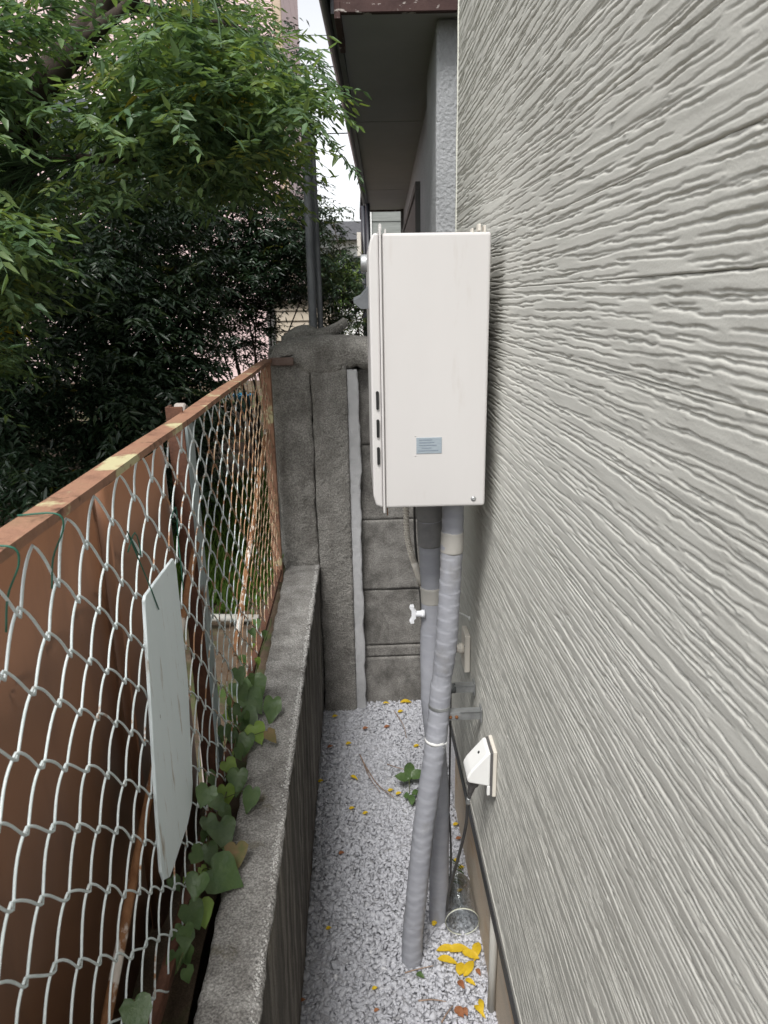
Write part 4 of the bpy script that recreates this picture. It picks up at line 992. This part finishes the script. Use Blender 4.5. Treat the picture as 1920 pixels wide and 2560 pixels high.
nbox('side_fascia', -.105, 7.02, -WL-.02, -WL+.008, ZS-.015, ZS+.14, M['gutter'], nh)
nbox('fascia_end', -.14, .30, -WL-.004, -WL+.022, ZS-.045, ZS+.02, M['fascia'], nh, .002)
nbox('fascia', 6.985, 7.02, -WL, 5, ZS-.02, ZS+.14, M['fascia'], nh)
def roofp():
    cs = [nb(-.16,-WL-.015,ZS+.141), nb(-.16,2.6,ZS+1.35), nb(7.05,2.6,ZS+1.35), nb(7.05,-WL-.015,ZS+.141)]
    up = Vector((0,0,.05)); bm = hexa_bm(cs+[q+up for q in cs]); bm_obj('roof', bm, M['roof'], nh)
    cs = [nb(-.16,2.601,ZS+1.35), nb(-.16,5.2,ZS+.141), nb(7.05,5.2,ZS+.141), nb(7.05,2.601,ZS+1.35)]
    bm = hexa_bm(cs+[q+up for q in cs]); bm_obj('roof', bm, M['roof'], nh)
    bm = bmesh.new(); bm.faces.new([bm.verts.new(q) for q in (nb(-.1,-WL,ZS+.14), nb(-.1,5,ZS+.14), nb(-.1,2.6,ZS+1.34))]); bm_obj('gable', bm, M['fascia'], nh)
roofp()
gut = []
for i in range(9):
    t = math.pi*(i/8); gut.append((-WL-.048-.03*math.cos(t), ZS+.085-.045*math.sin(t)))
V = []; F = []
for a in (-.2, 7.05):
    for (b_, z) in gut + [(b2*.0+b2, z2+.004) for (b2, z2) in gut[::-1]]: V.append(nb(a, b_, z))
n = 18
for i in range(n): F.append((i, (i+1) % n, n+(i+1) % n, n+i))
mesh('gutter', V, F, M['gutter'], nh)
tube('downpipe', [nb(6.75,-WL-.07,.6), nb(6.75,-WL-.07,ZS+.03)], .038, M['gutter'], nh, 12)
tube('downpipe', [nb(6.2,-WL+.0,.6), nb(6.2,-WL+.0,ZS-.01)], .03, M['gutter'], nh, 12)
nbox('meter_box', 6.6, 6.72, -WL-.16, -WL-.105, 2.52, 2.82, M['ivory'], nh, .004)
nbox('hood_canopy', 5.2, 5.8, -WL+.02, -.0, 2.50, 2.53, M['gutter'], nh)

# ------------------------------------------------------------------ far buildings
fh = root('far_siding_house', 'grey lapped-siding house with white corner trim behind the stucco house', 'house', (2.2, 15, .66))
for i in range(30):
    z = .66+i*.1; prism('lap_board', [(.30,z),(5,z),(5,z+.1),(.30,z+.1)], 1, 12.3-.012*(i % 2)+.0, 12.33, M['fsiding'], fh)
box('wall_core', (.30,12.331,.6), (5,17,3.7), M['fsiding'], fh)
box('corner_trim', (.225,12.26,.66), (.298,12.36,3.7), M['trim'], fh)
box('roof', (.15,12.2,3.7), (5.4,17.4,3.9), M['roof'], fh)
pk = root('pink_house', 'pale pink two-storey house behind the trees and the garden', 'house', (-4.5, 15, .64))
for i in range(20):
    z = .66+i*.42; box('cladding_panel', (-9,12.30+.004*(i % 2),z+.006), (-1.12,12.4,z+.414), M['pink'], pk)
    box('cladding_panel', (-1.118,12.34,z+.006), (-1.02,17,z+.414), M['pink'], pk)
box('wall_core', (-8.99,12.385,.6), (-1.121,17,9.05), M['trim'], pk)
box('corner_pipe', (-1.10,12.20,.64), (-.98,12.29,9.0), M['tan'], pk, .02)
box('roof', (-9.4,11.9,9.07), (-.7,17.4,9.25), M['roof'], pk)
for x in (-4.6, -7.2):
    w_ = box('window', (x,12.27,3.6), (x+1.3,12.32,5.0), M['trim'], pk); box('pane', (x+.06,12.262,3.66), (x+.62,12.269,4.94), M['glass'], w_); box('pane', (x+.68,12.262,3.66), (x+1.24,12.269,4.94), M['glass'], w_)
sh = root('garden_shed', 'beige lapped-board shed wall behind the thin shrub stems', 'shed', (-.9, 9, .66))
for i in range(11):
    z = .66+i*.118; bm_obj('lap_board', hexa_bm([(-.98,8.98,z),(-.3,8.98,z),(-.3,9.02,z),(-.98,9.02,z),(-.98,8.998,z+.116),(-.3,8.998,z+.116),(-.3,9.02,z+.116),(-.98,9.02,z+.116)]), M['beige'], sh)
box('corner_post', (-1.07,8.95,.6), (-.982,9.05,1.97), M['wood'], sh)
box('shed_core', (-1.06,9.021,.6), (-.3,10.4,1.96), M['beige'], sh)
box('shed_roof', (-1.12,8.9,1.97), (-.2,10.5,2.03), M['roof'], sh)
dh = root('distant_house', 'distant white house with a grey roof seen past the poles', 'house', (-.2, 26, .64))
box('wall', (-3.0,26,.6), (3.4,31,3.9), M['trim'], dh)
bm_obj('roof', hexa_bm([(-3.4,25.5,3.9),(3.8,25.5,3.9),(3.8,31.5,3.9),(-3.4,31.5,3.9),(-3.2,28.3,4.75),(3.6,28.3,4.75),(3.6,28.6,4.75),(-3.2,28.6,4.75)]), M['roof'], dh)
w_ = box('window', (-1.0,25.94,2.2), (.3,26.0,3.4), M['fsiding'], dh); box('pane', (-.94,25.93,2.26), (-.37,25.938,3.34), M['glass'], w_); box('pane', (-.33,25.93,2.26), (.24,25.938,3.34), M['glass'], w_)
box('garden_screen', (-.95,21,.6), (-.62,21.1,3.6), M['fsiding'], dh)

# ------------------------------------------------------------------ poles and cables
pp = tag(tube('steel_pole', [(-.268,4.6,.6),(-.266,4.6,2.0),(-.264,4.6,2.6),(-.263,4.6,3.0)], .026, M['pole'], None, 18), 'thicker grey steel pole rising behind the pillar', 'pole')
p2 = tag(tube('steel_pole', [(-.222,4.66,.6),(-.224,4.66,2.0),(-.228,4.66,2.6),(-.231,4.66,2.97)], .018, M['pole'], None, 16), 'thinner grey steel pole close beside the thicker one', 'pole')
for i, (z, y) in enumerate(((6.6, 18), (6.95, 18), (5.2, 16))):
    tag(tube('overhead_cable', smooth_path([(-9, y, z+.3), (-3, y, z), (3, y+.2, z+.1), (9, y, z+.4)], 20), .012, M['wirecable'], None, 5), 'thin overhead cable crossing the pale sky', 'cable', 'overhead cables against the sky')
